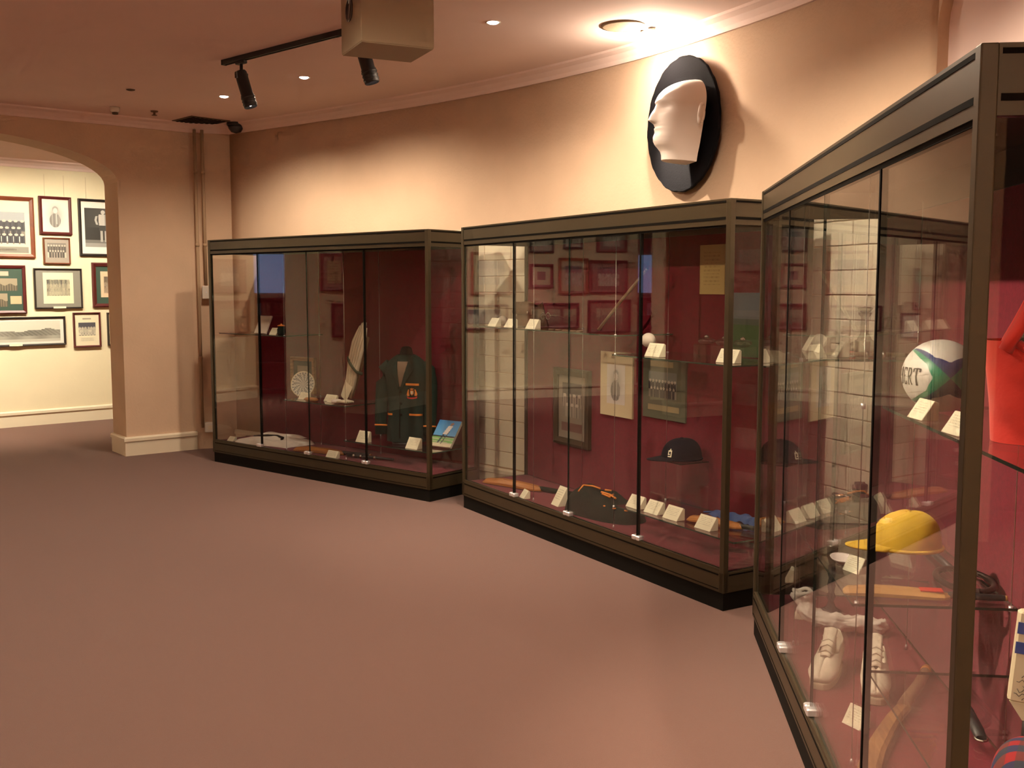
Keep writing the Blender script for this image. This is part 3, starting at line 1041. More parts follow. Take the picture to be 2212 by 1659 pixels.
bat(C1, 'orange-brown cricket bat lying on the red floor of the farthest case', 1.06, .12, FLR, .20, .80, 'bat_orange', 'black')
bat(C2, 'amber cricket bat with dark handle beside the folded green cloth', .14, .12, FLR, .33, .80, 'bat_orange', 'dark_green')
bat(C2, 'brown cricket bat on the low shelf by the end glass', 2.27, .225, .332, .30, .50, 'bat_orange', 'black', .8)
bat(C3, 'small willow bat with red sticker on the shelf below the yellow cap', 1.63, .05, .69, radians(84), .455, 'willow', 'black', .62, 'red_mark')

# ------------------------------------------------------------------ farthest case contents
t = put(C1, 'booklet', 'pale pink booklet leaning on the high shelf of the farthest case', 'booklet', .56, .14, 1.197)
m = MB(); m.tf(Matrix.Rotation(radians(-25), 4, 'X'))
m.box(-.085, .085, 0, .012, 0.0, .17); m.build('cover', 'white_cloth', t)
m = MB(); m.tf(Matrix.Rotation(radians(-25), 4, 'X')); m.box(-.083, .083, -.001, .0, .005, .165)
m.build('front_page', 'ball_white', t)
MB().prism([(.012, 0), (.10, 0), (.075, .12), (.068, .12)], -.02, .02, 'x').build('strut', 'acrylic', t)
t = put(C1, 'green_pot', 'small dark green pot behind the card on the high shelf', 'pot', .83, .17, 1.19)
MB().lathe([(.028, 0), (.036, .015), (.036, .05), (.03, .06), (.03, .075)], 16).build('body', 'dark_green', t)
MB().lathe([(.033, .075), (.033, .083), (.008, .09), (.006, .098)], 16).build('lid', 'gold_trim', t)

# patterned plate, upright on a stand
t = put(C1, 'decorative_plate', 'round white patterned plate standing upright on the glass shelf', 'plate', .99, .27, .642, radians(26))
t.scale = (.78, .78, .78)
Mp = Matrix.Translation((0, 0, .150)) @ Matrix.Rotation(radians(78), 4, 'X')
m = MB(); m.tf(Mp)
m.lathe([(0, -.006), (.09, -.006), (.142, .008), (.146, .012), (.142, .014), (.092, .001), (0, .001)], 48)
m.build('dish', 'pad_white', t)
m = MB(); m.tf(Mp); m.cols = []
NR, NA = 14, 96
rr = [.004 + .128 * k / NR for k in range(NR + 1)]
zz = lambda r: .0018 if r < .092 else .0018 + (r - .092) * .26
ring = [[m.av((r * cos(2 * pi * k / NA), r * sin(2 * pi * k / NA), zz(r))) for k in range(NA)] for r in rr]
for j in range(NR):
    for k in range(NA):
        m.face((ring[j][k], ring[j][(k + 1) % NA], ring[j + 1][(k + 1) % NA], ring[j + 1][k]))
        on = (sin(k * 2 * pi * 12 / NA + j * 1.3) * cos(j * 1.7) > .05) if j < 12 else (k % 4 < 2)
        m.cols.append((.26, .27, .25) if on else (.70, .68, .60))
m.build('pattern', 'print', t)
for x in (-.05, .05):
    MB().tube([(x, -.05, .025), (x, -.045, .004), (x, .06, .004), (x, .03, .16)], .003, 6).build('stand_wire', 'wire', t)

o = MB().lathe([(0, 0), (.06, .003), (.085, .016), (.06, .03), (0, .036)], 28, sy=.55).build('wooden_oval', 'bat_orange')
put_obj(C1, o, 'orange wooden oval lying on the glass shelf by the plate', 'wooden piece', 1.27, .13, .64)

# cricket leg pad, leaning
t = put(C1, 'leg_pad', 'cream cricket leg pad with green strap leaning up on the glass shelf', 'leg pad', 1.545, .28, .664, radians(-12))
t.scale = (1, 1, 1.22)
lean = Matrix.Rotation(radians(20), 4, 'Y') @ Matrix.Rotation(radians(-6), 4, 'X')
for k in range(5):
    m = MB(); m.tf(lean)
    x = (k - 2) * .031
    top_h = .60 - abs(k - 2.4) * .03
    m.tube([(x * .62, .006 * abs(k - 2), .03), (x * .85, .004 * abs(k - 2), .12), (x * 1.05, 0, .26), (x * 1.12, 0, .40), (x * .95, .01, top_h - .05), (x * .8, .014, top_h)],
           [.013, .016, .0185, .018, .013, .006], 10)
    m.build('cane_rib', 'pad_white', t)
m = MB(); m.tf(lean)
m.grid(lambda u, v: ((u - .5) * (.10 + .09 * sin(min(v * 1.5, 1) * pi * .5)), .012 + .02 * (2 * u - 1) ** 2, .04 + v * .46), 10, 10)
m.build('lining', 'leather', t)
for zz_ in (.26,):
    m = MB(); m.tf(lean)
    m.tube([(-.105, .03, zz_ + .03), (-.085, -.012, zz_ + .015), (-.03, -.024, zz_), (.03, -.024, zz_ - .01), (.085, -.014, zz_ - .02), (.11, .03, zz_ - .02)], .011, 8)
    m.build('strap', 'strap_green', t)
m = MB(); m.tf(lean)
m.grid(lambda u, v: ((u - .5) * (.10 + .03 * v), -.026 - .012 * sin(u * pi) + .02 * v, .01 + .11 * v), 8, 5)
m.build('instep_flap', 'pad_white', t)
t = put(C1, 'keeping_glove', 'pale keeping glove lying at the foot of the leg pad', 'glove', 1.64, .17, .645, radians(10))
for k in range(4):
    MB().tube([(-.05, -.03 + k * .02, .012), (.0, -.032 + k * .022, .02), (.07, -.036 + k * .026, .013)], [.010, .0125, .008], 8).build('finger', 'pad_white', t)
MB().lathe([(0, 0), (.045, .004), (.05, .018), (.03, .03), (0, .032)], 16).build('palm', 'white_cloth', t).location = (-.07, 0, 0)

# blazer on a bust
t = put(C1, 'blazer_on_bust', 'dark green blazer with gold trim and crest on a dark bust', 'blazer', 2.25, .305, .361, radians(28))
LV = [(0.02, .160, .115), (.10, .162, .12), (.22, .15, .112), (.34, .148, .110), (.46, .16, .118), (.56, .17, .118), (.62, .165, .105), (.66, .14, .085), (.69, .105, .07), (.71, .07, .062)]
m = MB()


def torso(u, v):
    k = v * (len(LV) - 1); i = min(int(k), len(LV) - 2); f = k - i
    z, w, d = [LV[i][q] * (1 - f) + LV[i + 1][q] * f for q in range(3)]
    a = u * 2 * pi
    c, s_ = cos(a), sin(a)
    ex = .8
    return (w * math.copysign(abs(c) ** ex, c), d * math.copysign(abs(s_) ** ex, s_) + .004 * sin(a * 7 + z * 9) * (1 - v), z)


m.grid(torso, 40, 36, closed=True)
m.build('jacket_body', 'blazer', t)
for sx in (-1, 1):
    pts = [(sx * .135, 0, .635), (sx * .178, .0, .590), (sx * .198, .0, .48), (sx * .205, -.015, .34), (sx * .205, -.04, .20), (sx * .20, -.055, .07)]
    slv = MB().tube(pts, [.045, .057, .056, .052, .049, .047], 16).build('sleeve', 'blazer', t)
    MB().tube([(sx * .2025, -.047, .150), (sx * .2025, -.049, .138)], .0515, 16).build('cuff_trim', 'gold_trim', slv)


def front_y(x, z):
    for i in range(len(LV) - 1):
        if LV[i][0] <= z <= LV[i + 1][0]:
            f = (z - LV[i][0]) / (LV[i + 1][0] - LV[i][0]); w = LV[i][1] * (1 - f) + LV[i + 1][1] * f; d = LV[i][2] * (1 - f) + LV[i + 1][2] * f
            q = min(.98, abs(x) / w)
            return -d * (1 - q ** 2.5) ** .4
    return -.06


def patch(name, poly, mat, parent, off, n=8):
    """a thin cloth patch that follows the jacket front: poly = quad of (x,z)"""
    m = MB()

    def fn(u, v):
        (x0, z0), (x1, z1), (x2, z2), (x3, z3) = poly
        x = (x0 * (1 - u) + x1 * u) * (1 - v) + (x3 * (1 - u) + x2 * u) * v
        z = (z0 * (1 - u) + z1 * u) * (1 - v) + (z3 * (1 - u) + z2 * u) * v
        return (x, front_y(x, z) - off, z)
    m.grid(fn, n, n)
    o = m.build(name, mat, parent)
    sm = o.modifiers.new('thick', 'SOLIDIFY'); sm.thickness = .004
    return o


patch('shirt', [(-.055, .66), (.05, .66), (.012, .47), (-.03, .46)], 'skin_bust', t, .003)
patch('lapel', [(-.03, .44), (-.02, .45), (-.05, .68), (-.092, .595)], 'blazer', t, .010)
patch('lapel', [(-.015, .43), (.0, .45), (.095, .595), (.05, .68)], 'blazer', t, .014)
patch('front_seam', [(-.028, .05), (-.022, .05), (-.018, .44), (-.024, .44)], 'groove', t, .004)
patch('pocket_trim', [(.03, .475), (.13, .47), (.13, .487), (.03, .492)], 'gold_trim', t, .006)
patch('pocket_trim', [(.055, .235), (.145, .228), (.145, .243), (.055, .25)], 'gold_trim', t, .006)
patch('pocket_trim', [(-.15, .228), (-.09, .233), (-.09, .248), (-.15, .243)], 'gold_trim', t, .006)
# crest: shield between two supporters over a scroll
m = MB(); m.mat('gold_trim')
cx, cz = .078, .405


def cp(x, z): return (cx + x, front_y(cx + x, cz + z) - .007, cz + z)


def cpoly(pts):
    i = [m.av(cp(*q)) for q in pts]; m.face(i)


cpoly([(-.014, .03), (.014, .03), (.014, .005), (0, -.012), (-.014, .005)])
m.mat('card'); i = [m.av((p[0], p[1] - .001, p[2])) for p in (cp(-.008, .024), cp(.008, .024), cp(.008, .008), (cp(0, -.004)), cp(-.008, .008))]; m.face(i)
m.mat('gold_trim')
for s_ in (-1, 1):
    cpoly([(s_ * .018, -.014), (s_ * .024, .02), (s_ * .020, .036), (s_ * .027, .038), (s_ * .034, .018), (s_ * .040, -.002), (s_ * .034, -.016)])
m.mat('red_mark')
cpoly([(-.04, -.018), (-.02, -.026), (.02, -.026), (.04, -.018), (.034, -.034), (0, -.04), (-.034, -.034)])
m.mat('gold_trim'); cpoly([(-.007, .034), (0, .052), (.007, .034), (.016, .044), (0, .030), (-.016, .044)])
m.build('crest', None, t)
for z in (.42, .33, .24):
    MB().lathe([(0, -.006), (.009, -.005), (.010, 0)], 10).build('button', 'groove', t).matrix_basis = Matrix.Translation((-.012, front_y(-.012, z) - .006, z)) @ Matrix.Rotation(radians(-90), 4, 'X')
MB().lathe([(.062, .66), (.054, .71), (.047, .745), (.040, .765), (.02, .775), (0, .776)], 20).build('bust_neck', 'black_cloth', t)
MB().lathe([(.12, 0), (.12, .012), (.03, .02)], 24).build('bust_base', 'black', t)

# cricket picture card leaning on the low shelf
t = put(C1, 'picture_card', 'picture card of a cricketer under bright blue sky, leaning on the low shelf', 'picture card', 2.64, .27, .375, radians(4))
Mc = Matrix.Rotation(radians(-38), 4, 'X')
m = MB(); m.tf(Mc); m.box(-.11, .11, .0, .02, .0, .235); m.build('book_block', 'white_cloth', t)
o = print_grid(.22, .235, cricket_sky, .006, 'cover_print', t, (0, -.0015, 0)); o.matrix_basis = Mc
MB().prism([(.05, 0), (.17, 0), (.15, .15), (.142, .15)], -.03, .03, 'x').build('strut', 'acrylic', t)

# folded jersey on the floor
t = put(C1, 'folded_jersey', 'folded off-white knitted jersey with dark neckline on the far case floor', 'jersey', .60, .25, FLR + .002, radians(6))
t.scale = (.86, .86, .9)
m = MB()


def jersey(u, v):
    x = (u - .5) * .74; y = (v - .5) * .40 * (1 - .25 * max(0, u - .6))
    e = (1 - (2 * u - 1) ** 8) * (1 - (2 * v - 1) ** 6)
    h = .05 + .012 * sin(x * 14 + 1) * sin(y * 22) + .018 * exp(-((x + .05) / .1) ** 2)
    return (x + .03 * sin(y * 9), y + .02 * sin(x * 8), max(0, e) ** .4 * h)


m.grid(jersey, 40, 24)
m.build('knit_body', 'white_cloth', t)
m = MB(); m.tube([(-.30, -.02, .05), (-.15, .03, .065), (.0, .035, .072), (.12, .0, .066), (.16, -.06, .058)], .012, 8); m.build('dark_neckband', 'groove', t)
m = MB(); m.grid(lambda u, v: (-.36 + u * .62, .10 + v * .10 + .02 * sin(u * 9), .052 + .03 * sin(v * pi) * (1 - (2 * u - 1) ** 6)), 24, 6); m.build('sleeve', 'white_cloth', t)
t = put(C1, 'black_baton', 'slim black baton with silver bands on the far case floor', 'baton', 1.68, .17, FLR + .003, radians(12))
MB().tube([(0, 0, .016), (.05, 0, .016), (.3, 0, .016), (.46, 0, .016)], [.014, .016, .013, .010], 12).build('shaft', 'black', t)
for x in (.06, .13, .2, .27): MB().tube([(x, 0, .016), (x + .02, 0, .016)], .0168, 12).build('band', 'silver', t)

# ------------------------------------------------------------------ middle case contents
o = MB().lathe([(.036 * sin(pi * k / 16), .036 - .036 * cos(pi * k / 16)) for k in range(17)], 24).build('cricket_ball', 'ball_white')
put_obj(C2, o, 'pale cricket ball in front of the leather pouch', 'ball', .24, .205, 1.331)
t = put(C2, 'leather_pouch', 'brown leather pouch with flap on the high shelf of the middle case', 'pouch', .42, .33, 1.33)
m = MB()


def pouch(u, v):
    a = u * 2 * pi; w = .19 - .05 * v; d = .07 * (1 - v * .5)
    return (w * math.copysign(abs(cos(a)) ** .5, cos(a)) * .9, d * math.copysign(abs(sin(a)) ** .6, sin(a)), .004 + v * .16 + .012 * sin(a * 3) * v)


m.grid(pouch, 32, 10, closed=True); m.build('body', 'leather', t)
m = MB(); m.grid(lambda u, v: ((u - .5) * .27, -.045 - .028 * sin(v * pi * .6), .172 - v * .085), 12, 8); m.build('flap', 'leather', t)
for x in (-.09, .09): MB().lathe([(.010, 0), (.010, .006), (.004, .009)], 10).build('buckle', 'silver', t).matrix_basis = Matrix.Translation((x, -.078, .10)) @ Matrix.Rotation(radians(90), 4, 'X')
t = put(C2, 'spectacles', 'wire spectacles on a small stand on the high shelf', 'spectacles', .82, .20, 1.33)
for x in (-.032, .032):
    MB().tube([(x + .026 * cos(2 * pi * k / 20), 0, .085 + .022 * sin(2 * pi * k / 20)) for k in range(21)], .0022, 6, cap=False).build('rim', 'silver', t)
    MB().tube([(x * 1.8, 0, .09), (x * 1.85, .06, .09), (x * 1.8, .11, .075)], .0018, 6).build('temple', 'silver', t)
MB().tube([(-.007, 0, .09), (0, -.004, .094), (.007, 0, .09)], .002, 6).build('bridge', 'silver', t)
MB().lathe([(.03, 0), (.03, .006), (.006, .012), (.006, .06)], 14).build('stand', 'acrylic', t)
t = put(C2, 'wooden_cane', 'thin wooden cane leaning up from the high shelf', 'cane', 1.40, .22, 1.342)
MB().tube([(0, 0, .004), (.20, .02, .18), (.40, .05, .36)], [.010, .010, .008], 10).build('shaft', 'stick_wood', t)
MB().tube([(.40, .05, .36), (.412, .051, .371)], [.011, .009], 10).build('ferrule', 'silver', t)
medal0 = MB().lathe([(.022, 0), (.022, .006), (.018, .007), (.016, .006), (0, .008)], 16).build('medal', 'leather')
for k in range(5):
    o = medal0 if k == 0 else medal0.copy()
    if k: COL.objects.link(o)
    put_obj(C2, o, 'small brown medal in the row lying along the high shelf', 'medal', .99 + k * .08, .14, 1.331, 0, 'brown medals on the high shelf')


t = put(C2, 'ball_on_stand', 'white ball resting on a small clear stand, upper shelf of middle case', 'ball', 1.92, .20, 1.22)
MB().lathe([(.034 * sin(pi * k / 16) * 1.2, .085 - .041 * cos(pi * k / 16)) for k in range(17)], 24).build('sphere', 'ball_white', t)
MB().lathe([(.026, 0), (.026, .01), (.022, .012), (.022, .046), (.03, .052)], 16).build('stand', 'acrylic', t)
for i, (a, wx) in enumerate(((2.30, 'nearest the white ball'), (2.44, 'in the middle of three'), (2.58, 'closest to the corner post'))):
    t = put(C2, 'clear_box', 'small clear display box holding a glass medal, ' + wx, 'display box', a, .30, 1.22)
    glass_pane('front', t, -.055, .055, -.045, -.042, 0, .075, 'y', 'acrylic', 'acrylic')
    glass_pane('side', t, -.055, -.052, -.045, .045, 0, .075, 'x', 'acrylic', 'acrylic')
    glass_pane('side', t, .052, .055, -.045, .045, 0, .075, 'x', 'acrylic', 'acrylic')
    glass_pane('top', t, -.055, .055, -.045, .045, .075, .078, 'z', 'acrylic', 'acrylic')
    MB().lathe([(0, .078), (.035, .079), (.048, .092), (.045, .104), (.03, .112), (0, .115)], 20).build('glass_medal', 'crystal', t)
    MB().lathe([(.012, .112), (.014, .12), (0, .13)], 12).build('finial', 'silver', t)


# caps
def cap(C, label, mat, a, b, z, rz, r=.098, emblem=None, crumple=0.0, name='cap', zs=1.0):
    t = put(C, name, label, 'cap', a, b, z, rz)
    m = MB()

    def dome(u, v):
        th = u * 2 * pi; ph = v * pi / 2
        rr_ = cos(ph) ** .75
        bump = 1 + crumple * (.5 * sin(th * 3 + v * 5) + .35 * sin(th * 5 - v * 8 + 1))
        return (-r * 1.12 * rr_ * cos(th) * bump, r * .92 * rr_ * sin(th) * bump, (.016 + r * 1.05 * sin(ph) ** 1.0 * (1 - .10 * cos(th) * (1 - v)) * zs) * (1 + crumple * .4 * sin(th * 4 + 2)))
    m.grid(dome, 40, 14, closed=True)
    ob = m.build('crown', mat, t)
    MB().tube([(-r * 1.125 * cos(2 * pi * k / 40), r * .925 * sin(2 * pi * k / 40), .010) for k in range(41)], .006, 8, cap=False, flat=1.0).build('band', mat, t)
    m = MB()

    def visor(u, v):
        th = (u - .5) * 2.0
        x0 = -r * 1.10 * cos(th); y0 = r * .92 * sin(th)
        x1 = -r * 1.10 * cos(th) - r * .85 * cos(th * 1.35) ** .9 if abs(th) < 1.1 else x0
        return (x0 + (x1 - x0) * v, y0 * (1 + .04 * v), .022 - .012 * v - .003 * (2 * u - 1) ** 2)
    m.grid(visor, 20, 8)
    vs = m.build('visor', mat, t)
    sm = vs.modifiers.new('thick', 'SOLIDIFY'); sm.thickness = .005
    MB().lathe([(.009, 0), (.008, .005), (0, .007)], 12).build('button', mat, t).location = (0, 0, .014 + r * 1.05 * zs)
    if emblem:
        m = MB(); m.mat(emblem)
        for (y0, y1, z0, z1) in ((-.012, .012, .030, .036), (-.012, -.006, .030, .062), (-.002, .012, .042, .048), (.006, .012, .042, .066), (-.012, .008, .060, .068), (-.004, .002, .066, .076)):
            i = []
            for (y, zz) in ((y0, z0), (y1, z0), (y1, z1), (y0, z1)):
                ph = math.asin(min(.99, (zz - .016) / (r * 1.05 * zs)))
                xx = -r * 1.12 * (cos(ph) ** .75) * sqrt(max(0, 1 - (y / (r * .92)) ** 2)) - .004
                i.append(m.av((xx, y, zz)))
            m.face(i)
        # laid a little round the crown so it shows from the room
        o = m.build('emblem', None, t); o.rotation_euler = (0, 0, radians(38))
    return t


t = put(C2, 'clear_stand', 'tall clear acrylic stand carrying the navy cap', 'stand', 2.02, .355, .331)
hz = .285
glass_pane('front', t, -.14, .14, -.10, -.096, 0, hz, 'y', 'acrylic', 'acrylic')
glass_pane('back', t, -.14, .14, .096, .10, 0, hz, 'y', 'acrylic', 'acrylic')
glass_pane('side', t, -.14, -.136, -.10, .10, 0, hz, 'x', 'acrylic', 'acrylic')
glass_pane('side', t, .136, .14, -.10, .10, 0, hz, 'x', 'acrylic', 'acrylic')
glass_pane('top', t, -.14, .14, -.10, .10, hz, hz + .004, 'z', 'glass_edge', 'acrylic')
cap(C2, 'navy blue cap with white emblem on a clear stand', 'navy', 2.04, .355, .33 + hz + .006, radians(68), .105, 'card')

# folded green cap cloth with gold embroidery
t = put(C2, 'folded_blazer', 'folded dark green blazer with gold embroidery on the middle case floor', 'blazer', 1.45, .24, FLR + .002, radians(8))
m = MB()


def fold(u, v):
    a = u * 2 * pi; r_ = 1 - (1 - v) ** 1.0
    rad = (1 - v) ** .42
    x = .31 * rad * math.copysign(abs(cos(a)) ** .8, cos(a)); y = .15 * rad * math.copysign(abs(sin(a)) ** .8, sin(a))
    z = .13 * (1 - (1 - v) ** 3.0) * (1 - .35 * (x / .31)) + .012 * sin(x * 30 + y * 18) * min(1, v * 4)
    return (x, y, max(0, z))


m.grid(fold, 44, 16, closed=True)
m.build('cloth', 'dark_green', t)


def fz(x, y):
    k = sqrt((x / .31) ** 2 + (y / .15) ** 2)
    v = 1 - min(1, k) ** (1 / .42)
    return .13 * (1 - (1 - v) ** 3.0) * (1 - .35 * (x / .31)) + .018


for pts in ([(-.13, -.10), (-.15, -.04), (-.11, .0), (-.05, .01)], [(-.02, .02), (.01, .05)], [(.0, -.03), (.06, -.015), (.13, -.03)], [(.03, -.05), (.10, -.045)], [(.07, .01), (.09, -.05)]):
    MB().tube([(x, y, fz(x, y)) for x, y in pts], .006, 6).build('embroidery', 'gold_trim', t)
for (x, y) in ((.12, -.11), (.18, -.09), (.24, -.05)):
    MB().lathe([(.012, 0), (.010, .006), (0, .008)], 10).build('button', 'gold_trim', t).location = (x, y, max(.02, fz(x, y) - .012))
t = put(C2, 'blue_scarf', 'crumpled blue cloth behind the caption cards under the navy cap', 'cloth', 2.40, .44, .333, radians(8))
m = MB(); m.grid(lambda u, v: ((u - .5) * .34, (v - .5) * .10 + .015 * sin(u * 11), .004 + .035 * sin(v * pi) * (1 - (2 * u - 1) ** 6) + .006 * sin(u * 30)), 30, 8); m.build('cloth', 'blue_cloth', t)
MB().tube([(-.16, 0, .012), (-.19, .01, .01), (-.22, -.01, .008)], [.012, .006, .004], 6).build('fringe', 'blue_cloth', t)

# picture behind the plate on the back of the farthest case
picture(C1.P(.67, DC - .0205, .64), C1.rz, .34, .33, .035, 'old_wood', (.03, .045, .03), [(0, .07, .16, .18, sepia_landscape)], 'gilt framed dark picture on the red back behind the patterned plate')

# pictures on the back panel of the middle case


def on_back(C, a, z): return C.P(a, DC - .0205, z)


picture(on_back(C2, .65, .50), C2.rz, .44, .54, .05, 'bronze', (.22, .19, .15), [(0, .20, .24, .24, team(2, 4, bgd=(.06, .05, .05), shirt=(.3, .27, .22), trouser=(.2, .18, .15), seed=51)), (0, .10, .26, .06, flatcol((.14, .07, .06)))],
        'dark framed team photograph hanging low on the red back of the middle case')
picture(on_back(C2, 1.165, .765), C2.rz, .35, .42, 0, None, (.62, .53, .34), [(0, .08, .20, .26, portrait)], 'unframed portrait in cream mount on the red back of the middle case')
picture(on_back(C2, 1.655, .80), C2.rz, .41, .38, 0, None, (.10, .11, .075), [(-.01, .13, .27, .16, team(2, 9, bgd=(.16, .18, .17), shirt=(.03, .03, .04), trouser=(.4, .36, .26), seed=53)), (-.02, .32, .22, .035, flatcol((.30, .25, .14))), (0, .05, .3, .035, flatcol((.30, .25, .14)))],
        'team photograph in olive green mount behind the navy cap')
picture(on_back(C2, 2.075, 1.565), C2.rz, .21, .28, 0, None, (.52, .40, .15), [(0, .02, .18, .24, lines_fn((.52, .40, .15), (.40, .29, .10), 12))], 'yellowed page of text high on the red back of the middle case', name='text_panel')
picture(on_back(C2, 2.40, 1.225), C2.rz, .28, .35, 0, None, (.05, .06, .06), [(0, .0, .28, .35, oval_field)], 'photograph of a green sports ground by the end of the middle case')

# ------------------------------------------------------------------ nearest case contents
t = put(C3, 'decanter', 'clear glass ship decanter with wide base on the high shelf', 'decanter', .41, .37, 1.331)
MB().lathe([(0, .002), (.075, .002), (.085, .012), (.07, .035), (.03, .06), (.016, .085), (.015, .15), (.026, .165), (.027, .17), (.012, .166)], 24).build('bottle', 'crystal', t)
MB().lathe([(.013, .168), (.03, .185), (.03, .19), (0, .195)], 20).build('stopper', 'crystal', t)
MB().lathe([(0, .004), (.055, .004), (.055, .012), (0, .016)], 20).build('red_seal', 'red_mark', t).location = (.05, -.02, 0)
t = put(C3, 'white_cup', 'small pale cup beside the decanter on the high shelf', 'cup', .545, .33, 1.331)
MB().lathe([(0, 0), (.022, 0), (.03, .02), (.032, .06), (.028, .06), (.026, .02), (0, .012)], 20).build('bowl', 'pad_white', t)
MB().tube([(.03, 0, .05), (.048, 0, .045), (.046, 0, .022), (.029, 0, .018)], .004, 6).build('handle', 'pad_white', t)
t = put(C3, 'wooden_baton', 'slim brown baton lying behind the cards on the high shelf', 'baton', .64, .385, 1.332, radians(84))
MB().tube([(-.12, 0, .012), (-.08, 0, .012), (.0, 0, .012), (.12, 0, .012)], [.008, .010, .011, .007], 10).build('shaft', 'leather', t)
for x in (-.06, .0): MB().tube([(x, 0, .012), (x + .012, 0, .012)], .0125, 10).build('ring', 'silver', t)

# rugby ball
BR_, BLN = .096, .145
t = put(C3, 'rugby_ball', 'white rugby ball with green and blue panels and black lettering', 'rugby ball', 1.90, .225, 1.27)
# ball axis (tip) direction in case space, and which way is up on it
axis = Vector((.985, -.125, .03)).normalized()
side = Vector((-.29, -.956, .0)); side = (side - axis * side.dot(axis)).normalized()
up = axis.cross(side) * -1
if up.z < 0: up = -up
Rb = Matrix((side, up, axis)).transposed().to_4x4()
Mb = Matrix.Translation((0, 0, BR_ + .004)) @ Rb


def bsurf(th, ph, off=0.0):
    # th around the axis, ph 0 at tip .. pi
    r = (sin(ph) ** .92) * (BR_ + off)
    return Vector((r * cos(th), r * sin(th), (BLN + off) * cos(ph)))


m = MB(); m.cols = []; m.tf(Mb)
NT, NP = 320, 200
idx = [[m.av(bsurf(2 * pi * i / NT, max(1e-4, pi * j / NP))) for i in range(NT)] for j in range(NP + 1)]
for j in range(NP):
    for i in range(NT):
        m.face((idx[j][i], idx[j][(i + 1) % NT], idx[j + 1][(i + 1) % NT], idx[j + 1][i]), True)
        th = (2 * pi * (i + .5) / NT + pi / 4) % (pi / 2)     # 0..pi/2 inside a panel whose middle is at pi/4
        qd = int(((2 * pi * (i + .5) / NT + pi / 4) % (2 * pi)) / (pi / 2))
        ph = pi * (j + .5) / NP
        ph = min(ph, pi - ph)
        edge = abs(th - pi / 4) / (pi / 4)         # 0 middle of panel, 1 at the seam
        w = .30 + .16 * max(0, 1 - ph / 1.2)
        inner = ph > .40 + .42 * (edge) ** 1.5 and edge < 1 - w * .55 + .2 * (ph - 1.0)
        colr = (.74, .72, .66)
        if not inner and ph < 1.55:
            colr = {0: (.0, .25, .13), 1: (.012, .025, .16), 2: (.0, .25, .13), 3: (.008, .012, .06)}[qd]
        m.cols.append(colr)
m.build('casing', 'ball_print', t)
# lettering runs along the panel towards the tip
GLY = {'G': [((.85, .8), (.6, 1), (.3, .95), (.12, .7), (.12, .3), (.3, .05), (.6, 0), (.85, .15), (.85, .45), (.55, .45))], 'I': [((.5, 0), (.5, 1)), ((.3, 0), (.7, 0)), ((.3, 1), (.7, 1))],
       'L': [((.25, 1), (.25, 0), (.85, 0), (.85, .2)), ((.1, 1), (.4, 1))], 'B': [((.2, 0), (.2, 1), (.6, 1), (.78, .87), (.78, .67), (.6, .53), (.2, .53)), ((.6, .53), (.85, .4), (.85, .13), (.65, 0), (.2, 0))],
       'E': [((.85, .82), (.85, 1), (.2, 1), (.2, 0), (.85, 0), (.85, .18)), ((.2, .52), (.62, .52))], 'R': [((.1, 0), (.35, 0)), ((.22, 0), (.22, 1), (.62, 1), (.8, .85), (.8, .65), (.62, .52), (.22, .52)), ((.5, .52), (.82, 0), (.95, 0))],
       'T': [((.5, 0), (.5, 1)), ((.05, .8), (.05, 1), (.95, 1), (.95, .8)), ((.33, 0), (.67, 0))]}
m = MB(); m.tf(Mb)
TH0 = 0.0
GW, GH = .145, .042


def on_ball(lx, ly):
    # lx metres along the axis from the ball middle towards the tip, ly across
    ph = math.acos(max(-.98, min(.98, lx / BLN)))
    r = sin(ph) ** .92 * BR_
    return bsurf(TH0 + LSIGN * ly / max(.03, r), ph, .0012)


LSIGN = 1.0
wl = .0275
for k, ch in enumerate('GILBERT'):
    x0 = -.082 + k * wl
    for st in GLY[ch]:
        for (xa, ya), (xb, yb) in zip(st[:-1], st[1:]):
            dx, dy = (xb - xa) * wl * .86, (yb - ya) * GH
            L_ = sqrt(dx * dx + dy * dy)
            nx_, ny_ = -dy / L_, dx / L_
            hw = .0027 if abs(dy) > abs(dx) else .0015
            n = 4
            prev = None
            for q in range(n + 1):
                f = -0.04 + 1.08 * q / n
                cx_ = x0 + (xa * wl * .86) + dx * f; cy_ = (ya - .5) * GH + dy * f
                a_ = m.av(on_ball(cx_ + nx_ * hw, cy_ + ny_ * hw)); b_ = m.av(on_ball(cx_ - nx_ * hw, cy_ - ny_ * hw))
                if prev: m.face((prev[0], prev[1], b_, a_))
                prev = (a_, b_)
m.build('lettering', 'letter_black', t)
m = MB(); m.tf(Mb)
prev = None
for q in range(13):
    a_ = -1.0 + 2.0 * q / 12
    lx, ly = .03 - .035 * cos(a_), .035 * sin(a_)
    ph = math.acos(lx / BLN); r = sin(ph) ** .92 * BR_
    P1 = bsurf(pi / 2 + ly / r, ph, .001); ph2 = math.acos((lx + .006 * (1 - abs(a_) * .8)) / BLN); P2 = bsurf(pi / 2 + ly / r, ph2, .001)
    c = (m.av(P1), m.av(P2))
    if prev: m.face((prev[0], prev[1], c[1], c[0]))
    prev = c
m.build('swoosh', 'dark_green', t)
MB().lathe([(.045, 0), (.045, .008), (.035, .012), (.030, .012)], 20).build('ring_stand', 'acrylic', t)

# red singlet on a bust
t = put(C3, 'red_singlet', 'bright red singlet with dark lettered patch on a bust behind the corner post', 'singlet', 2.42, .335, 1.27, radians(72))
LV2 = [(0, .150, .085), (.08, .155, .09), (.16, .165, .095), (.22, .17, .095), (.27, .155, .085), (.31, .12, .07), (.335, .09, .055)]


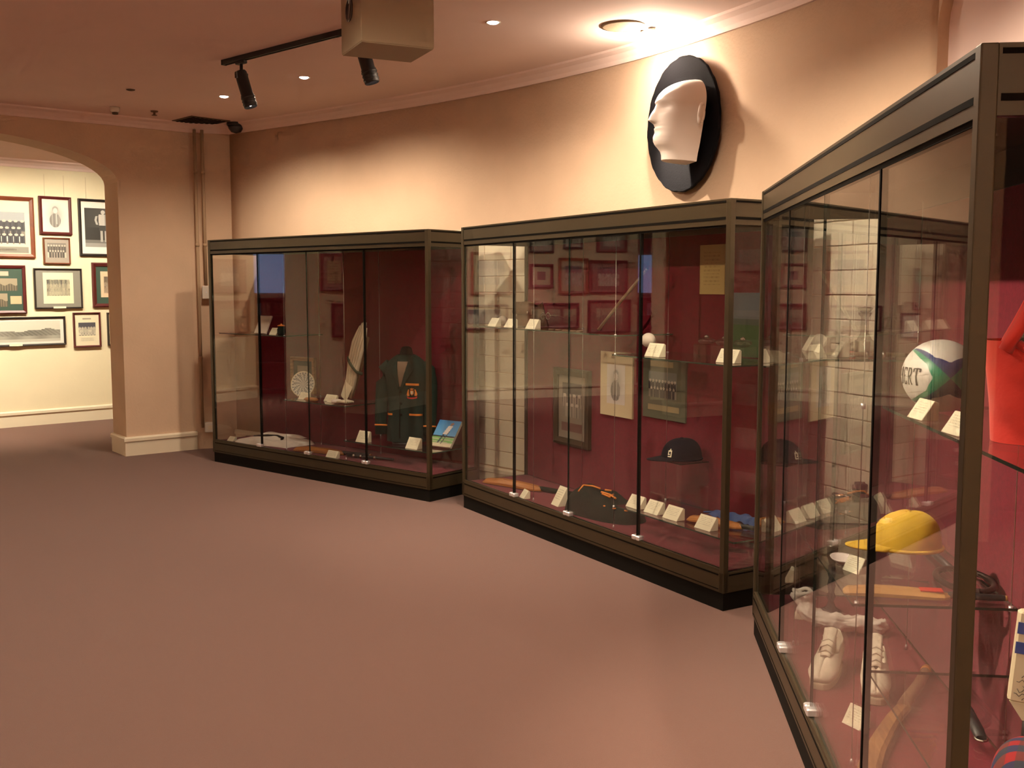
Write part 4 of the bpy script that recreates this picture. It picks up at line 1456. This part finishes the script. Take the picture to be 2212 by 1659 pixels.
def loft(LVx):
    def fn(u, v):
        k = v * (len(LVx) - 1); i = min(int(k), len(LVx) - 2); f = k - i
        z, w, d = [LVx[i][q] * (1 - f) + LVx[i + 1][q] * f for q in range(3)]
        a = u * 2 * pi; c, s_ = cos(a), sin(a)
        return (w * math.copysign(abs(c) ** .8, c), d * math.copysign(abs(s_) ** .8, s_) + .006 * sin(z * 60 + a * 3) * (1 - v), z)
    return fn


m = MB(); m.grid(loft([(0, .14, .08), (.08, .148, .086), (.16, .155, .09), (.20, .145, .085), (.235, .11, .07), (.27, .075, .055), (.32, .05, .048), (.38, .045, .045), (.40, .02, .02)]), 32, 24, closed=True); m.build('bust', 'skin_bust', t)
m = MB(); m.grid(loft(LV2[:4]), 36, 16, closed=True); m.build('shirt_body', 'red_jersey', t)
for sx in (-1, 1):
    m = MB()
    m.tube([(sx * .128, -.070, .20), (sx * .108, -.072, .245), (sx * .080, -.052, .30), (sx * .062, 0, .335), (sx * .080, .05, .30), (sx * .12, .07, .21)], [.026, .021, .018, .017, .018, .024], 12, flat=.6)
    m.build('shoulder_strap', 'red_jersey', t)
m = MB(); m.tube([(-.105, -.08, .215), (-.06, -.098, .185), (0, -.102, .175), (.06, -.098, .185), (.105, -.08, .215)], .010, 8); m.build('neck_trim', 'red_jersey', t)

def sing_y(x, z):
    q = min(.98, abs(x) / .16); d = .088 + .04 * max(0, min(1, z / .22)) * .2
    return -d * (1 - q ** 2.5) ** .4 - .009


m = MB(); m.grid(lambda u, v: (-.085 + u * .15, sing_y(-.085 + u * .15, .1), .075 + v * .06), 12, 4); m.build('patch', 'leather', t)
m = MB()
for k, ch in enumerate('RB'):
    for st in GLY[ch]:
        for (xa, ya), (xb, yb) in zip(st[:-1], st[1:]):
            x0_, z0_ = -.078 + k * .07 + xa * .055, .083 + ya * .044
            x1_, z1_ = -.078 + k * .07 + xb * .055, .083 + yb * .044
            m.tube([(x0_ + (x1_ - x0_) * f, sing_y(x0_ + (x1_ - x0_) * f, .1) - .002, z0_ + (z1_ - z0_) * f) for f in (0, .5, 1)], .0048, 6)
m.build('patch_letters', 'letter_black', t)

# clear box with silver clasp pieces
t = put(C3, 'clear_display_box', 'open clear box carrying small silver camera parts, in the nearest case', 'display box', .95, .22, .69, radians(8))
bx = .075
for (n_, b_) in (('front', (-bx, bx, -bx, -bx + .004, 0, .15)), ('back', (-bx, bx, bx - .004, bx, 0, .15))):
    glass_pane(n_, t, *b_, 'y', 'acrylic', 'acrylic')
for b_ in ((-bx, -bx + .004, -bx, bx, 0, .15), (bx - .004, bx, -bx, bx, 0, .15)):
    glass_pane('side', t, *b_, 'x', 'acrylic', 'acrylic')
glass_pane('top', t, -bx, bx, -bx, bx, .15, .154, 'z', 'acrylic', 'acrylic')
t2 = put(C3, 'small_camera', 'small old dark camera on the clear box', 'camera', .93, .255, .845, radians(10))
MB().box(-.035, .035, -.018, .018, 0, .016, bev=.003).build('base', 'silver', t2)
bevel(MB().box(-.028, .028, -.015, .015, .016, .05).build('body', 'black', t2), .004)
MB().tube([(.0, -.015, .033), (0, -.03, .033)], [.012, .011], 14).build('lens', 'silver', t2)
MB().tube([(.02, 0, .05), (.02, 0, .057)], .006, 10).build('knob', 'silver', t2)
t2 = put(C3, 'silver_clasp', 'tiny silver clasp lying on the clear box', 'clasp', .94, .175, .845, radians(30))
MB().tube([(.025 * cos(2 * pi * k / 16), .014 * sin(2 * pi * k / 16), .006) for k in range(17)], .004, 6, cap=False).build('loop', 'silver', t2)
MB().tube([(.02, 0, .006), (.05, .01, .006)], .003, 6).build('pin', 'silver', t2)

# yellow cap on a clear stand
t = put(C3, 'cap_stand', 'clear pedestal under the yellow cap', 'stand', 1.50, .265, .69)
MB().lathe([(.07, 0), (.07, .006), (.008, .01), (.008, .095), (.05, .10), (.05, .104)], 24).build('pedestal', 'acrylic', t)
cap(C3, 'soft yellow cap with a short peak on a clear stand', 'yellow', 1.50, .265, .797, radians(88), .094, None, .035, zs=1.05)

# white dish
t = put(C3, 'oval_dish', 'small white oval dish near the yellow cap', 'dish', 1.30, .12, .69)
MB().lathe([(0, .004), (.03, .004), (.055, .018), (.06, .024), (.054, .022), (.03, .010), (0, .009)], 28, sy=.7).build('bowl', 'plaster', t)
MB().lathe([(.03, 0), (.032, .003), (.03, .006)], 20, sy=.7).build('foot', 'plaster', t)

# dark glass candlestick on the floor
t = put(C3, 'candlestick', 'tall dark glass candlestick standing on the near case floor', 'candlestick', .26, .30, FLR)
MB().lathe([(.045, 0), (.048, .008), (.02, .025), (.012, .05), (.02, .07), (.012, .09), (.018, .12), (.012, .15), (.02, .18), (.012, .21), (.022, .25), (.024, .29), (.016, .30), (.0, .29)], 20).build('column', 'grey_lens', t)
MB().lathe([(.026, .29), (.026, .297), (.02, .30)], 20).build('rim', 'silver', t)

# white sock-like cloth
t = put(C3, 'white_sock', 'crumpled white sock lying along the near case floor', 'sock', .50, .14, FLR + .012, radians(90 - 84))
m = MB()
pts = [(-.01, .0, .14), (-.012, .0, .11), (.0, .01, .075), (.02, .03, .05), (.05, .08, .042), (.07, .15, .038), (.08, .22, .036), (.085, .29, .03), (.085, .32, .022)]
m.tube(pts, [.036, .045, .046, .046, .045, .042, .042, .040, .018], 18, flat=.7)
o = m.build('knit', 'white_cloth', t)
dm = o.modifiers.new('sub', 'SUBSURF'); dm.levels = 2; dm.render_levels = 2
tx = bpy.data.textures.new('crumple', 'CLOUDS'); tx.noise_scale = .03
dp = o.modifiers.new('crumple', 'DISPLACE'); dp.texture = tx; dp.strength = .045; dp.mid_level = .5
MB().tube([(-.01 + .037 * cos(2 * pi * k / 20), .037 * sin(2 * pi * k / 20), .142 + .006 * sin(k)) for k in range(21)], .008, 6, cap=False).build('cuff', 'white_cloth', t)


# sports shoes
def shoe(C, label, a, b, z, rz):
    t = put(C, 'sports_shoe', label, 'shoe', a, b, z, rz, 'pair of white sports shoes')
    # X along the shoe, toe at -X
    SEC = [(-.149, .001, .022, .016), (-.145, .016, .034, .008), (-.135, .034, .052, .0), (-.10, .046, .066, 0), (-.05, .048, .078, 0), (.0, .044, .098, 0), (.05, .040, .118, 0), (.10, .038, .125, 0), (.135, .032, .122, 0), (.146, .016, .11, .006), (.149, .001, .09, .02)]
    m = MB()

    def up(u, v):
        k = v * (len(SEC) - 1); i = min(int(k), len(SEC) - 2); f = k - i
        x, w, h, z0 = [SEC[i][q] * (1 - f) + SEC[i + 1][q] * f for q in range(4)]
        # open along the top towards the heel
        op = max(0.0, min(1.0, (x + .055) / .06)) * .36 * (1 - max(0, (x - .12) / .03))
        a_ = pi * (1 - op) * (2 * u - 1) * .5 * 2
        # u runs round from one side of the opening, under, to the other side
        ang = -pi / 2 + a_ * (1.0)
        c, s_ = cos(ang), sin(ang)
        yy = w * math.copysign(abs(c) ** .7, c) * (1 - .28 * max(0, s_))
        zz_ = z0 + .018 + (h - .018) * (.5 + .5 * s_)
        return (x, yy, zz_)
    m.grid(up, 28, 32)
    o = m.build('upper', 'shoe', t)
    sm = o.modifiers.new('thick', 'SOLIDIFY'); sm.thickness = .004; sm.offset = -1
    m = MB()
    out = []
    for k in range(40):
        a_ = 2 * pi * k / 40
        x = .150 * cos(a_); w = .043 + .006 * max(0, -cos(a_)) - .006 * max(0, cos(a_))
        out.append((x, w * math.copysign(abs(sin(a_)) ** .65, sin(a_))))
    m.prism(out, 0, .022, 'z')
    bevel(m.build('sole', 'sole', t), .004)
    m = MB(); m.grid(lambda u, v: (-.055 + v * .10, (u - .5) * (.034 + .012 * v), .080 + v * .045 + .006 * sin(u * pi) + .018 * v * v), 6, 8)
    o = m.build('tongue', 'shoe', t); sm = o.modifiers.new('thick', 'SOLIDIFY'); sm.thickness = .004
    for k in range(4):
        x = -.045 + k * .022; z_ = .094 + k * .0115
        MB().tube([(x, -.024, z_ - .006), (x + .006, 0, z_ + .004), (x, .024, z_ - .006)], .0024, 6).build('lace', 'lace', t)
    MB().box(-.02, .125, -.024, .024, .024, .028).build('insole', 'shoe_inside', t)
    return t


shoe(C3, 'white sports shoe lying nearer the glass doors, beside its pair', 1.01, .14, FLR, radians(158)).scale = (1.06, 1.06, 1.12)
shoe(C3, 'white sports shoe with open tongue, nearer the end post', 1.12, .28, FLR, radians(168)).scale = (1.06, 1.06, 1.25)

# old hockey stick on the floor
t = put(C3, 'hockey_stick', 'old worn wooden hockey stick with dark grip on the near case floor', 'hockey stick', 0, 0, FLR)
path = [(2.02, .070), (1.96, .078), (1.88, .090), (1.78, .105), (1.66, .15), (1.52, .215), (1.40, .275), (1.30, .335)]
m = MB()
rings = []
for i, (a, b) in enumerate(path):
    d = Vector((path[min(i + 1, len(path) - 1)][0] - path[max(i - 1, 0)][0], path[min(i + 1, len(path) - 1)][1] - path[max(i - 1, 0)][1])).normalized()
    n_ = Vector((-d.y, d.x))
    w = [.022, .030, .033, .032, .030, .026, .023, .021][i]
    zt = .03
    rings.append([m.av((a + n_.x * w * q, b + n_.y * w * q, zz_)) for q, zz_ in ((-1, .008), (-.6, 0.0), (.6, 0.0), (1, .008), (1, zt - .008), (.6, zt), (-.6, zt), (-1, zt - .008))])
for p_, q_ in zip(rings[:-1], rings[1:]):
    for k in range(8): m.face((p_[k], p_[(k + 1) % 8], q_[(k + 1) % 8], q_[k]))
m.face(rings[0]); m.face(rings[-1][::-1])
m.build('head', 'old_wood', t)
MB().tube([(1.32, .325, .024), (1.25, .36, .024), (1.12, .43, .023), (1.00, .485, .022)], [.022, .0205, .019, .018], 12).build('grip', 'stick_wood', t)
MB().tube([(1.00, .485, .022), (.965, .50, .022)], [.0195, .017], 12).build('grip_end', 'bat_orange', t)

# contents behind the end glass
t = put(C3, 'autographed_bat', 'pale bat covered in signatures with blue marks, upright behind the end glass', 'cricket bat', 2.24, .355, .505, radians(74))
Mb2 = Matrix.Translation((0, 0, .01)) @ Matrix.Rotation(radians(4), 4, 'Y')
m = MB(); m.tf(Mb2)
m.box(-.054, .054, -.014, .018, .10, .325, bev=.006); m.build('blade', 'bat_white', t)
m = MB(); m.tf(Mb2); m.prism([(-.05, .102), (.05, .102), (.018, .06), (-.018, .06)], -.012, .016, 'y'); m.build('shoulder', 'bat_white', t)
m = MB(); m.tf(Mb2); m.tube([(0, 0, .065), (0, 0, .03), (0, 0, .0)], [.016, .015, .015], 12); m.build('handle', 'black', t)
for (z, mt, x0, x1) in ((.270, 'blue_mark', -.052, -.022), (.222, 'blue_mark', -.052, -.024), (.205, 'red_mark', -.01, .05), (.25, 'red_mark', -.01, .05)):
    m = MB(); m.tf(Mb2); m.box(x0, x1, -.0155, -.0135, z, z + .028); m.build('sticker', mt, t)
for k in range(9):
    m = MB(); m.tf(Mb2)
    z = .110 + k * .0115; x = random.uniform(-.045, -.01)
    m.tube([(x + q * .006, -.0142, z + .009 * sin(q * 1.9 + k) * (1 if q % 2 else .4)) for q in range(9)], .0011, 4)
    m.build('signature', 'ink', t)
t = put(C3, 'tennis_racket', 'dark wooden racket lying flat behind the small willow bat', 'racket', 1.49, .445, .702)
MB().tube([(.125 * cos(2 * pi * k / 40), .078 * sin(2 * pi * k / 40), 0) for k in range(41)], .010, 8, cap=False).build('hoop', 'black_wood', t)
MB().tube([(-.125, 0, 0), (-.25, .0, 0), (-.42, .0, 0)], [.010, .012, .0115], 10).build('handle', 'black', t)
for k in range(-3, 4):
    y = k * .02; hh = .118 * sqrt(1 - (y / .078) ** 2)
    MB().tube([(-hh, y, 0), (hh, y, 0)], .0008, 4).build('string', 'leather', t)
cap(C3, 'red and blue tartan cap at the end of the nearest case', 'tartan', 2.44, .285, .502, radians(150), .085, name='tartan_cap')
t = put(C3, 'black_strap', 'black leather strap lying behind the corner post', 'strap', 2.10, .27, .502, radians(-4))
MB().tube([(-.14, 0, .012), (-.05, .004, .016), (.06, 0, .014), (.12, -.004, .012)], [.016, .017, .017, .014], 8, flat=.6).build('band', 'black', t)
MB().tube([(.12 + .014 * cos(2 * pi * k / 12), -.004 + .014 * sin(2 * pi * k / 12), .012) for k in range(13)], .003, 6, cap=False).build('buckle', 'silver', t)

# ------------------------------------------------------------------ head sculpture on the oval board
wc = Vector((1.085, 6.46)); wt = Vector((.50, -.866)).normalized(); wnrm = Vector((-wt.y, wt.x)) * -1
if wnrm.y > 0: wnrm = -wnrm
best = min(range(len(CURVE)), key=lambda i: (CURVE[i] - wc).length)
bp = CURVE[best]; bd = (CURVE[min(best + 1, len(CURVE) - 1)] - CURVE[best - 1]).normalized()
wnrm = Vector((bd.y, -bd.x))
if wnrm.y > 0: wnrm = -wnrm
rzb = math.atan2(bd.y, bd.x)
HB = bp + wnrm * 0.06
t = thing('head_sculpture', 'white plaster head on a black oval board high on the curved wall', 'sculpture', (HB.x, HB.y, 2.605), rzb)
m = MB()
oval = []
for k in range(72):
    a = 2 * pi * k / 72
    w_ = 1 + .006 * sin(k * 2.1) + .004 * sin(k * 5.3)
    oval.append((.345 * cos(a) * w_, .412 * sin(a) * w_))
m.prism(oval, -.012, .012, 'y')
bevel(m.build('oval_board', 'black_cloth', t), .005)
MB().box(-.12, .12, .012, .058, -.2, .2).build('wall_block', 'black', t)
# head: levels from the neck cut (0) to the crown (.49)
PROF = [(0, .172, .095), (.03, .176, .098), (.05, .184, .101), (.07, .204, .104), (.085, .222, .106), (.105, .234, .109), (.13, .236, .114), (.155, .229, .121), (.19, .229, .128), (.225, .231, .135), (.26, .232, .143), (.29, .230, .147), (.315, .234, .150), (.335, .238, .150)]
PROF += [(.335 + .155 * sin(pi / 2 * k / 14), .238 * cos(pi / 2 * k / 14) ** 1.25, .150 * cos(pi / 2 * k / 14) ** .95) for k in range(1, 15)]


def lerp_prof(z):
    for (z0, f0, w0), (z1, f1, w1) in zip(PROF[:-1], PROF[1:]):
        if z0 <= z <= z1:
            t_ = (z - z0) / (z1 - z0)
            return f0 * (1 - t_) + f1 * t_, w0 * (1 - t_) + w1 * t_
    return 0, 0


def face(u, v):
    z = .49 * v
    f, w = lerp_prof(z)
    a = (u - .5) * pi * 1.08
    x = w * math.copysign(abs(sin(a)) ** .9, sin(a)); y = f * max(-.1, cos(a)) ** .85 if cos(a) > 0 else f * cos(a) * .6
    nose = 0
    if .20 < z < .325:
        q = (z - .20) / .125
        nose = (.058 * min(1, q / .18) * (1 - q) ** .8) * exp(-(x / (.032 - .012 * q)) ** 2)
    eye = sum(.022 * exp(-((x - sx * .066) / .036) ** 2 - ((z - .298) / .024) ** 2) for sx in (-1, 1))
    brow = .005 * exp(-((z - .335) / .014) ** 2) * exp(-(x / .11) ** 4)
    lips = .007 * exp(-(x / .045) ** 2) * (exp(-((z - .198) / .008) ** 2) + exp(-((z - .178) / .009) ** 2)) - .006 * exp(-(x / .05) ** 2) * exp(-((z - .188) / .004) ** 2)
    y += (nose - eye + brow + lips)
    return (x, -y, z)


th = bpy.data.objects.new('face_mount', None)
m = MB()
Mh = Matrix.Translation((.16, -.075, -.255)) @ Matrix.Rotation(radians(-20), 4, 'Z') @ Matrix.Rotation(radians(-5), 4, 'X')
m.tf(Mh)
g = m.grid(face, 72, 84)
m.build('head', 'plaster', t)
m = MB(); m.tf(Mh)
m.face([m.av(face(k / 36, 0)) for k in range(37)])
m.build('neck_cut', 'plaster', t)
for sx in (-1, 1):
    Me = Mh @ Matrix.Translation((sx * .156, -.012, .262)) @ Matrix.Rotation(radians(sx * 50), 4, 'Z') @ Matrix.Rotation(radians(-8), 4, 'X')
    m = MB(); m.tf(Me)
    m.grid(lambda u, v: (.008 * sin(v * pi) * cos(u * 2 * pi), .036 * sin(v * pi) ** .7 * sin(u * 2 * pi) * (1.15 - .5 * v), .066 - .135 * v), 20, 16, closed=True)
    ear = m.build('ear', 'plaster', t)
    m = MB(); m.tf(Me)
    m.tube([(sx * .004, -.036 * cos(a_) * (1.0 + .18 * sin(a_)), .064 * sin(a_) - .002) for a_ in [radians(q) for q in range(-60, 231, 15)]], .0095, 8)
    m.build('helix', 'plaster', ear)
bpy.data.objects.remove(th)

# ------------------------------------------------------------------ ceiling fittings


def ceil_fit(x, y): return (x, y, ceil_z(x, y))


def downlight(i, x, y, watts, cone, blend, label, hot=False):
    t = thing('downlight', label, 'downlight', ceil_fit(x, y), 0, 'recessed ceiling downlights')
    MB().lathe([(.034, -.001), (.046, -.004), (.048, 0.0), (.034, .002)], 24, cap=False).build('trim_ring', 'white_plastic', t)
    MB().lathe([(0, -.010), (.024, -.008), (.034, -.001)], 20, cap=False).build('lamp_face', 'lamp', t)
    ld = bpy.data.lights.new('downlight_lamp', 'SPOT')
    ld.energy = watts; ld.color = WARM; ld.spot_size = radians(cone); ld.spot_blend = blend; ld.shadow_soft_size = .03
    lo_ = bpy.data.objects.new('downlight_lamp', ld); COL.objects.link(lo_); lo_.parent = t; lo_.location = (0, 0, -.03)
    return t


DLAB = ['lit downlight nearest the beige ceiling box, in front of the curved wall', 'lit downlight between the two black track spots', 'lit downlight farthest off, beside the near track spot']
for i, d in enumerate(DOWN):
    downlight(i, *d, DLAB[i] if i < 3 else 'unseen ceiling downlight added for light outside the picture, towards the viewer')
for k in range(6):  # unseen lamps put here to light the picture wall and far wall
    p = PW + PD * (-2.9 + k * 1.25) - PN * 1.75 if k < 5 else Vector((-7.1, 7.9))
    t = thing('downlight', 'unseen ceiling downlight lighting the room beyond the arch', 'downlight', (p.x, p.y, 3.05), 0, 'downlights beyond the arch')
    MB().lathe([(.034, -.001), (.046, -.004), (.048, 0.0), (.034, .002)], 24, cap=False).build('trim_ring', 'white_plastic', t)
    MB().lathe([(0, -.010), (.024, -.008), (.034, -.001)], 20, cap=False).build('lamp_face', 'lamp', t)
    ld = bpy.data.lights.new('downlight_lamp', 'SPOT'); ld.energy = 225; ld.color = (1, .86, .64); ld.spot_size = radians(110); ld.spot_blend = .9; ld.shadow_soft_size = .04
    lo_ = bpy.data.objects.new('downlight_lamp', ld); COL.objects.link(lo_); lo_.parent = t; lo_.location = (0, 0, -.03)
    lo_.rotation_euler = Vector((PN.x * 1.75, PN.y * 1.75, -1.9) if k < 5 else (-.9, .2, -1.2)).to_track_quat('-Z', 'Y').to_euler()

# twin gimbal lamp over the sculpture, with a point light added for ceiling glow
TW = Vector((.85, 6.425))
t = thing('gimbal_light', 'glaring twin gimbal lamp on the ceiling above the head sculpture', 'ceiling light', ceil_fit(TW.x, TW.y), rzb)
MB().box(-.06, .06, -.035, .035, -.004, 0, bev=.0015).build('plate', 'white_plastic', t)
for x in (-.04, .04):
    MB().lathe([(.012, -.03), (.022, -.012), (.024, -.008)], 16).build('clip', 'tan_pipe', t).location = (x, -.02, 0)
MB().lathe([(0, -.062), (.02, -.055), (.03, -.03), (.03, -.01)], 20).build('bulb', 'lamp_hot', t).location = (0, .01, 0)
ld = bpy.data.lights.new('ceiling_glow', 'POINT'); ld.energy = 24; ld.color = (1, .80, .58); ld.shadow_soft_size = .035
lo_ = bpy.data.objects.new('ceiling_glow', ld); COL.objects.link(lo_); lo_.parent = t; lo_.location = (0, -.02, -.12)
ld = bpy.data.lights.new('gimbal_beam', 'SPOT'); ld.energy = 700; ld.color = (1, .82, .62); ld.spot_size = radians(62); ld.spot_blend = .7; ld.shadow_soft_size = .03
lo_ = bpy.data.objects.new('gimbal_beam', ld); COL.objects.link(lo_); lo_.parent = t; lo_.location = (0, 0, -.08)
tgt = Vector((HB.x, HB.y, 2.68)) + Vector((wnrm.x, wnrm.y, 0)) * .16
src = Vector((TW.x, TW.y, ceil_z(TW.x, TW.y) - .08))
q = (tgt - src).to_track_quat('-Z', 'Y').to_matrix().to_4x4()
lo_.matrix_basis = Matrix.Translation((0, 0, -.08)) @ Matrix.Rotation(-rzb, 4, 'Z') @ q

# round speaker
t = thing('ceiling_speaker', 'round beige speaker grille set in the ceiling', 'speaker', ceil_fit(.672, 6.337))
MB().lathe([(.135, 0), (.135, -.006), (.120, -.010)], 40, cap=False).build('rim', 'beige_box', t)
MB().lathe([(0, -.012), (.08, -.011), (.122, -.008)], 40, cap=False).build('grille', 'grille', t)

# black ceiling track with two spots
TA, TB = Vector((-2.003, 7.275)), Vector((-.55, 6.0))
td = (TB - TA).normalized(); tl = (TB - TA).length; trz = math.atan2(td.y, td.x)
t = thing('lighting_track', 'black lighting track fixed to the ceiling', 'light track', ceil_fit(TA.x, TA.y), trz)
m = MB(); m.box(0, tl, -.018, .018, -.034, .03); m.build('rail', 'black', t)
box_part('slot', 'groove', t, .01, tl - .01, -.006, .006, -.036, -.033)
box_part('end_cap', 'black', t, -.014, 0, -.019, .019, -.035, .0)


def spot(s, label, az, tiltdeg, watts=70, cone=60, at=None):
    p = at or (TA + td * s)
    t = thing('track_spotlight', label, 'spotlight', (p.x, p.y, ceil_z(p.x, p.y) - .034), trz, 'black track spotlights')
    box_part('adapter', 'black', t, -.05, .05, -.017, .017, -.022, 0, bev=.004)
    MB().tube([(0, 0, -.02), (0, 0, -.10)], .011, 10).build('stem', 'black', t)
    h = bpy.data.objects.new('lamp_housing', None)
    m = MB(); m.tf(Matrix.Translation((0, 0, -.10)) @ Matrix.Rotation(az, 4, 'Z') @ Matrix.Rotation(radians(tiltdeg), 4, 'Y'))
    m.lathe([(.0, .035), (.036, .032), (.042, .02), (.042, -.13), (.046, -.135), (.046, -.215), (.042, -.22), (.036, -.20), (0, -.20)], 24)
    hs = m.build('lamp_housing', 'black', t)
    bpy.data.objects.remove(h)
    for k in range(3):
        m = MB(); m.tf(Matrix.Translation((0, 0, -.10)) @ Matrix.Rotation(az, 4, 'Z') @ Matrix.Rotation(radians(tiltdeg), 4, 'Y'))
        m.lathe([(.044, -.145 - k * .022), (.049, -.148 - k * .022), (.049, -.155 - k * .022), (.044, -.158 - k * .022)], 24, cap=False)
        m.build('cooling_ring', 'black', hs)
    m = MB(); m.tf(Matrix.Translation((0, 0, -.10)))
    m.box(-.012, .012, -.046, .046, -.02, .02); m.build('yoke', 'black', t)
    m = MB(); m.tf(Matrix.Translation((0, 0, -.10)) @ Matrix.Rotation(az, 4, 'Z') @ Matrix.Rotation(radians(tiltdeg), 4, 'Y'))
    m.lathe([(0, -.203), (.034, -.203)], 20, cap=False); m.build('lamp_face', 'lamp', hs)
    ld = bpy.data.lights.new('track_lamp', 'SPOT'); ld.energy = watts; ld.color = WARM; ld.spot_size = radians(cone); ld.spot_blend = 1.0; ld.shadow_soft_size = .03
    lo_ = bpy.data.objects.new('track_lamp', ld); COL.objects.link(lo_); lo_.parent = t
    lo_.matrix_basis = Matrix.Translation((0, 0, -.10)) @ Matrix.Rotation(az, 4, 'Z') @ Matrix.Rotation(radians(tiltdeg), 4, 'Y') @ Matrix.Translation((0, 0, -.235))
    return t


spot(.20, 'black track spotlight hanging clear below the track end', -trz, -16)
spot(1.46, 'black track spotlight half hidden behind the beige ceiling box', -trz, -16)
# second track, unseen: added spots that brighten the nearest and middle cases
t = thing('lighting_track', 'unseen black lighting track added for two fill spotlights, over the open floor', 'light track', ceil_fit(-2.0, 3.0), 0)
MB().box(0, .9, -.018, .018, -.034, .0).build('rail', 'black', t)
box_part('slot', 'groove', t, .01, .89, -.006, .006, -.036, -.033)


def aimed(px, py, tx, ty, tz, label, watts, cone):
    dx, dy, dz = tx - px, ty - py, tz - (ceil_z(px, py) - .134)
    hor = sqrt(dx * dx + dy * dy)
    spot(0, label, math.atan2(dy, dx) - trz, -math.degrees(math.atan2(hor, -dz)), watts, cone, Vector((px, py)))


aimed(-1.15, 3.0, 1.15, 3.2, .75, 'unseen black track spotlight added to brighten the nearest case', 560, 60)
aimed(-1.9, 3.0, 0.3, 6.7, .9, 'unseen black track spotlight added to brighten the middle case', 240, 56)

# beige box with round port
bn = Vector((-.735, 5.097)); e1 = Vector((-.181, .287)); e2 = Vector((.344, .164))
brz = math.atan2(e2.y, e2.x)
t = thing('ceiling_box', 'beige box housing with round dark port hanging from the ceiling', 'projector housing', (bn.x, bn.y, 2.80), brz)
bw, bdp = e2.length, e1.length
m = MB(); m.box(0, bw, 0, bdp, 0, ceil_z(bn.x, bn.y) - 2.80 + .03); bevel(m.build('body', 'beige_box', t), .004)
m = MB(); m.tf(Matrix.Translation((-.001, bdp * .55, .19)) @ Matrix.Rotation(radians(-90), 4, 'Y'))
m.lathe([(.0, .001), (.050, .001), (.052, .004), (.058, .004), (.058, 0)], 28); m.build('port', 'grey_lens', t)
m = MB(); m.box(.004, bw - .004, .004, bdp - .004, -.004, 0); m.build('bottom_plate', 'beige_box', t)

# vent, dome camera, sprinkler and small fittings
t = thing('air_vent', 'square brown slotted air vent in the ceiling near the corner', 'vent', ceil_fit(-2.955, 9.86), radians(-45))
MB().box(-.20, .20, -.20, .20, -.006, 0, bev=.002).build('frame', 'vent_brown', t)
for k in range(8): box_part('slat', 'groove', t, -.17, .17, -.165 + k * .044, -.145 + k * .044, -.010, -.006)
t = thing('slot_vent', 'long slim slot vent in the ceiling above the arch', 'vent', ceil_fit(-3.93, 9.36), math.atan2(AD.y, AD.x))
MB().box(-.14, .14, -.05, .05, -.004, 0).build('frame', 'vent_brown', t)
box_part('slot', 'groove', t, -.125, .125, -.02, .02, -.007, -.004)
t = thing('dome_camera', 'black dome security camera on the ceiling in the corner', 'security camera', ceil_fit(-2.66, 10.0))
MB().lathe([(.085, 0), (.085, -.02), (.078, -.03)], 28).build('base', 'black', t)
MB().lathe([(.076, -.028), (.07, -.055), (.045, -.088), (0, -.10)], 28).build('dome', 'grey_lens', t)
t = thing('smoke_alarm', 'small pale smoke alarm on the ceiling above the arch', 'smoke alarm', ceil_fit(-3.49, 9.14))
MB().lathe([(.04, 0), (.04, -.03), (.03, -.045)], 18).build('housing', 'white_plastic', t)
MB().lathe([(.026, -.045), (.024, -.062), (0, -.066)], 16).build('sensor', 'vent_brown', t)
t = thing('ceiling_sprinkler', 'tiny brass sprinkler in the ceiling beside the vent', 'sprinkler', ceil_fit(-3.21, 9.33))
MB().lathe([(.035, 0), (.03, -.01), (.01, -.012), (.01, -.035)], 14).build('body', 'leather', t)
MB().lathe([(.024, -.036), (.024, -.040)], 14).build('deflector', 'leather', t)
t = thing('ceiling_plug', 'small dark round plug in the ceiling left of the track', 'fitting', ceil_fit(-3.05, 8.33))
MB().lathe([(.035, 0), (.033, -.006), (.02, -.010), (0, -.012)], 16).build('cover', 'vent_brown', t)

# conduits in the corner
for i, (off, lb, z0) in enumerate(((.055, 'tan conduit running down the corner beside the arch pier', .22), (.125, 'tan conduit ending at the white junction box beside the far case', 1.62))):
    p = A_END + (CORNER - A_END).normalized() * off + Vector((.02, -.045))
    t = thing('conduit', lb, 'conduit', (p.x, p.y, 0), 0, 'corner conduits')
    MB().tube([(0, 0, z0), (0, 0, 3.12)], .016, 12).build('pipe', 'tan_pipe', t)
    for z in (.9, 2.0, 2.7):
        if z > z0: MB().tube([(0, 0, z), (0, 0, z + .03)], .020, 12).build('clip', 'tan_pipe', t)
p = A_END + (CORNER - A_END).normalized() * .125 + Vector((.02, -.045))
t = thing('junction_box', 'white junction box on the corner wall beside the far case', 'junction box', (p.x, p.y, 1.49), math.atan2((CORNER - A_END).y, (CORNER - A_END).x))
MB().box(-.04, .04, -.02, .04, 0, .13, bev=.006).build('case', 'white_plastic', t)
MB().box(-.006, .006, -.024, -.019, .06, .072).build('screw', 'chrome', t)
t = thing('wall_socket', 'small white socket box low in the corner beside the far case', 'socket', (p.x, p.y, .17), math.atan2((CORNER - A_END).y, (CORNER - A_END).x))
MB().box(-.05, .05, -.02, .04, 0, .10, bev=.006).build('case', 'white_plastic', t)
MB().box(-.02, .02, -.023, -.019, .03, .07).build('face', 'skirting', t)

for l_ in bpy.data.lights:
    l_.cycles.use_multiple_importance_sampling = False
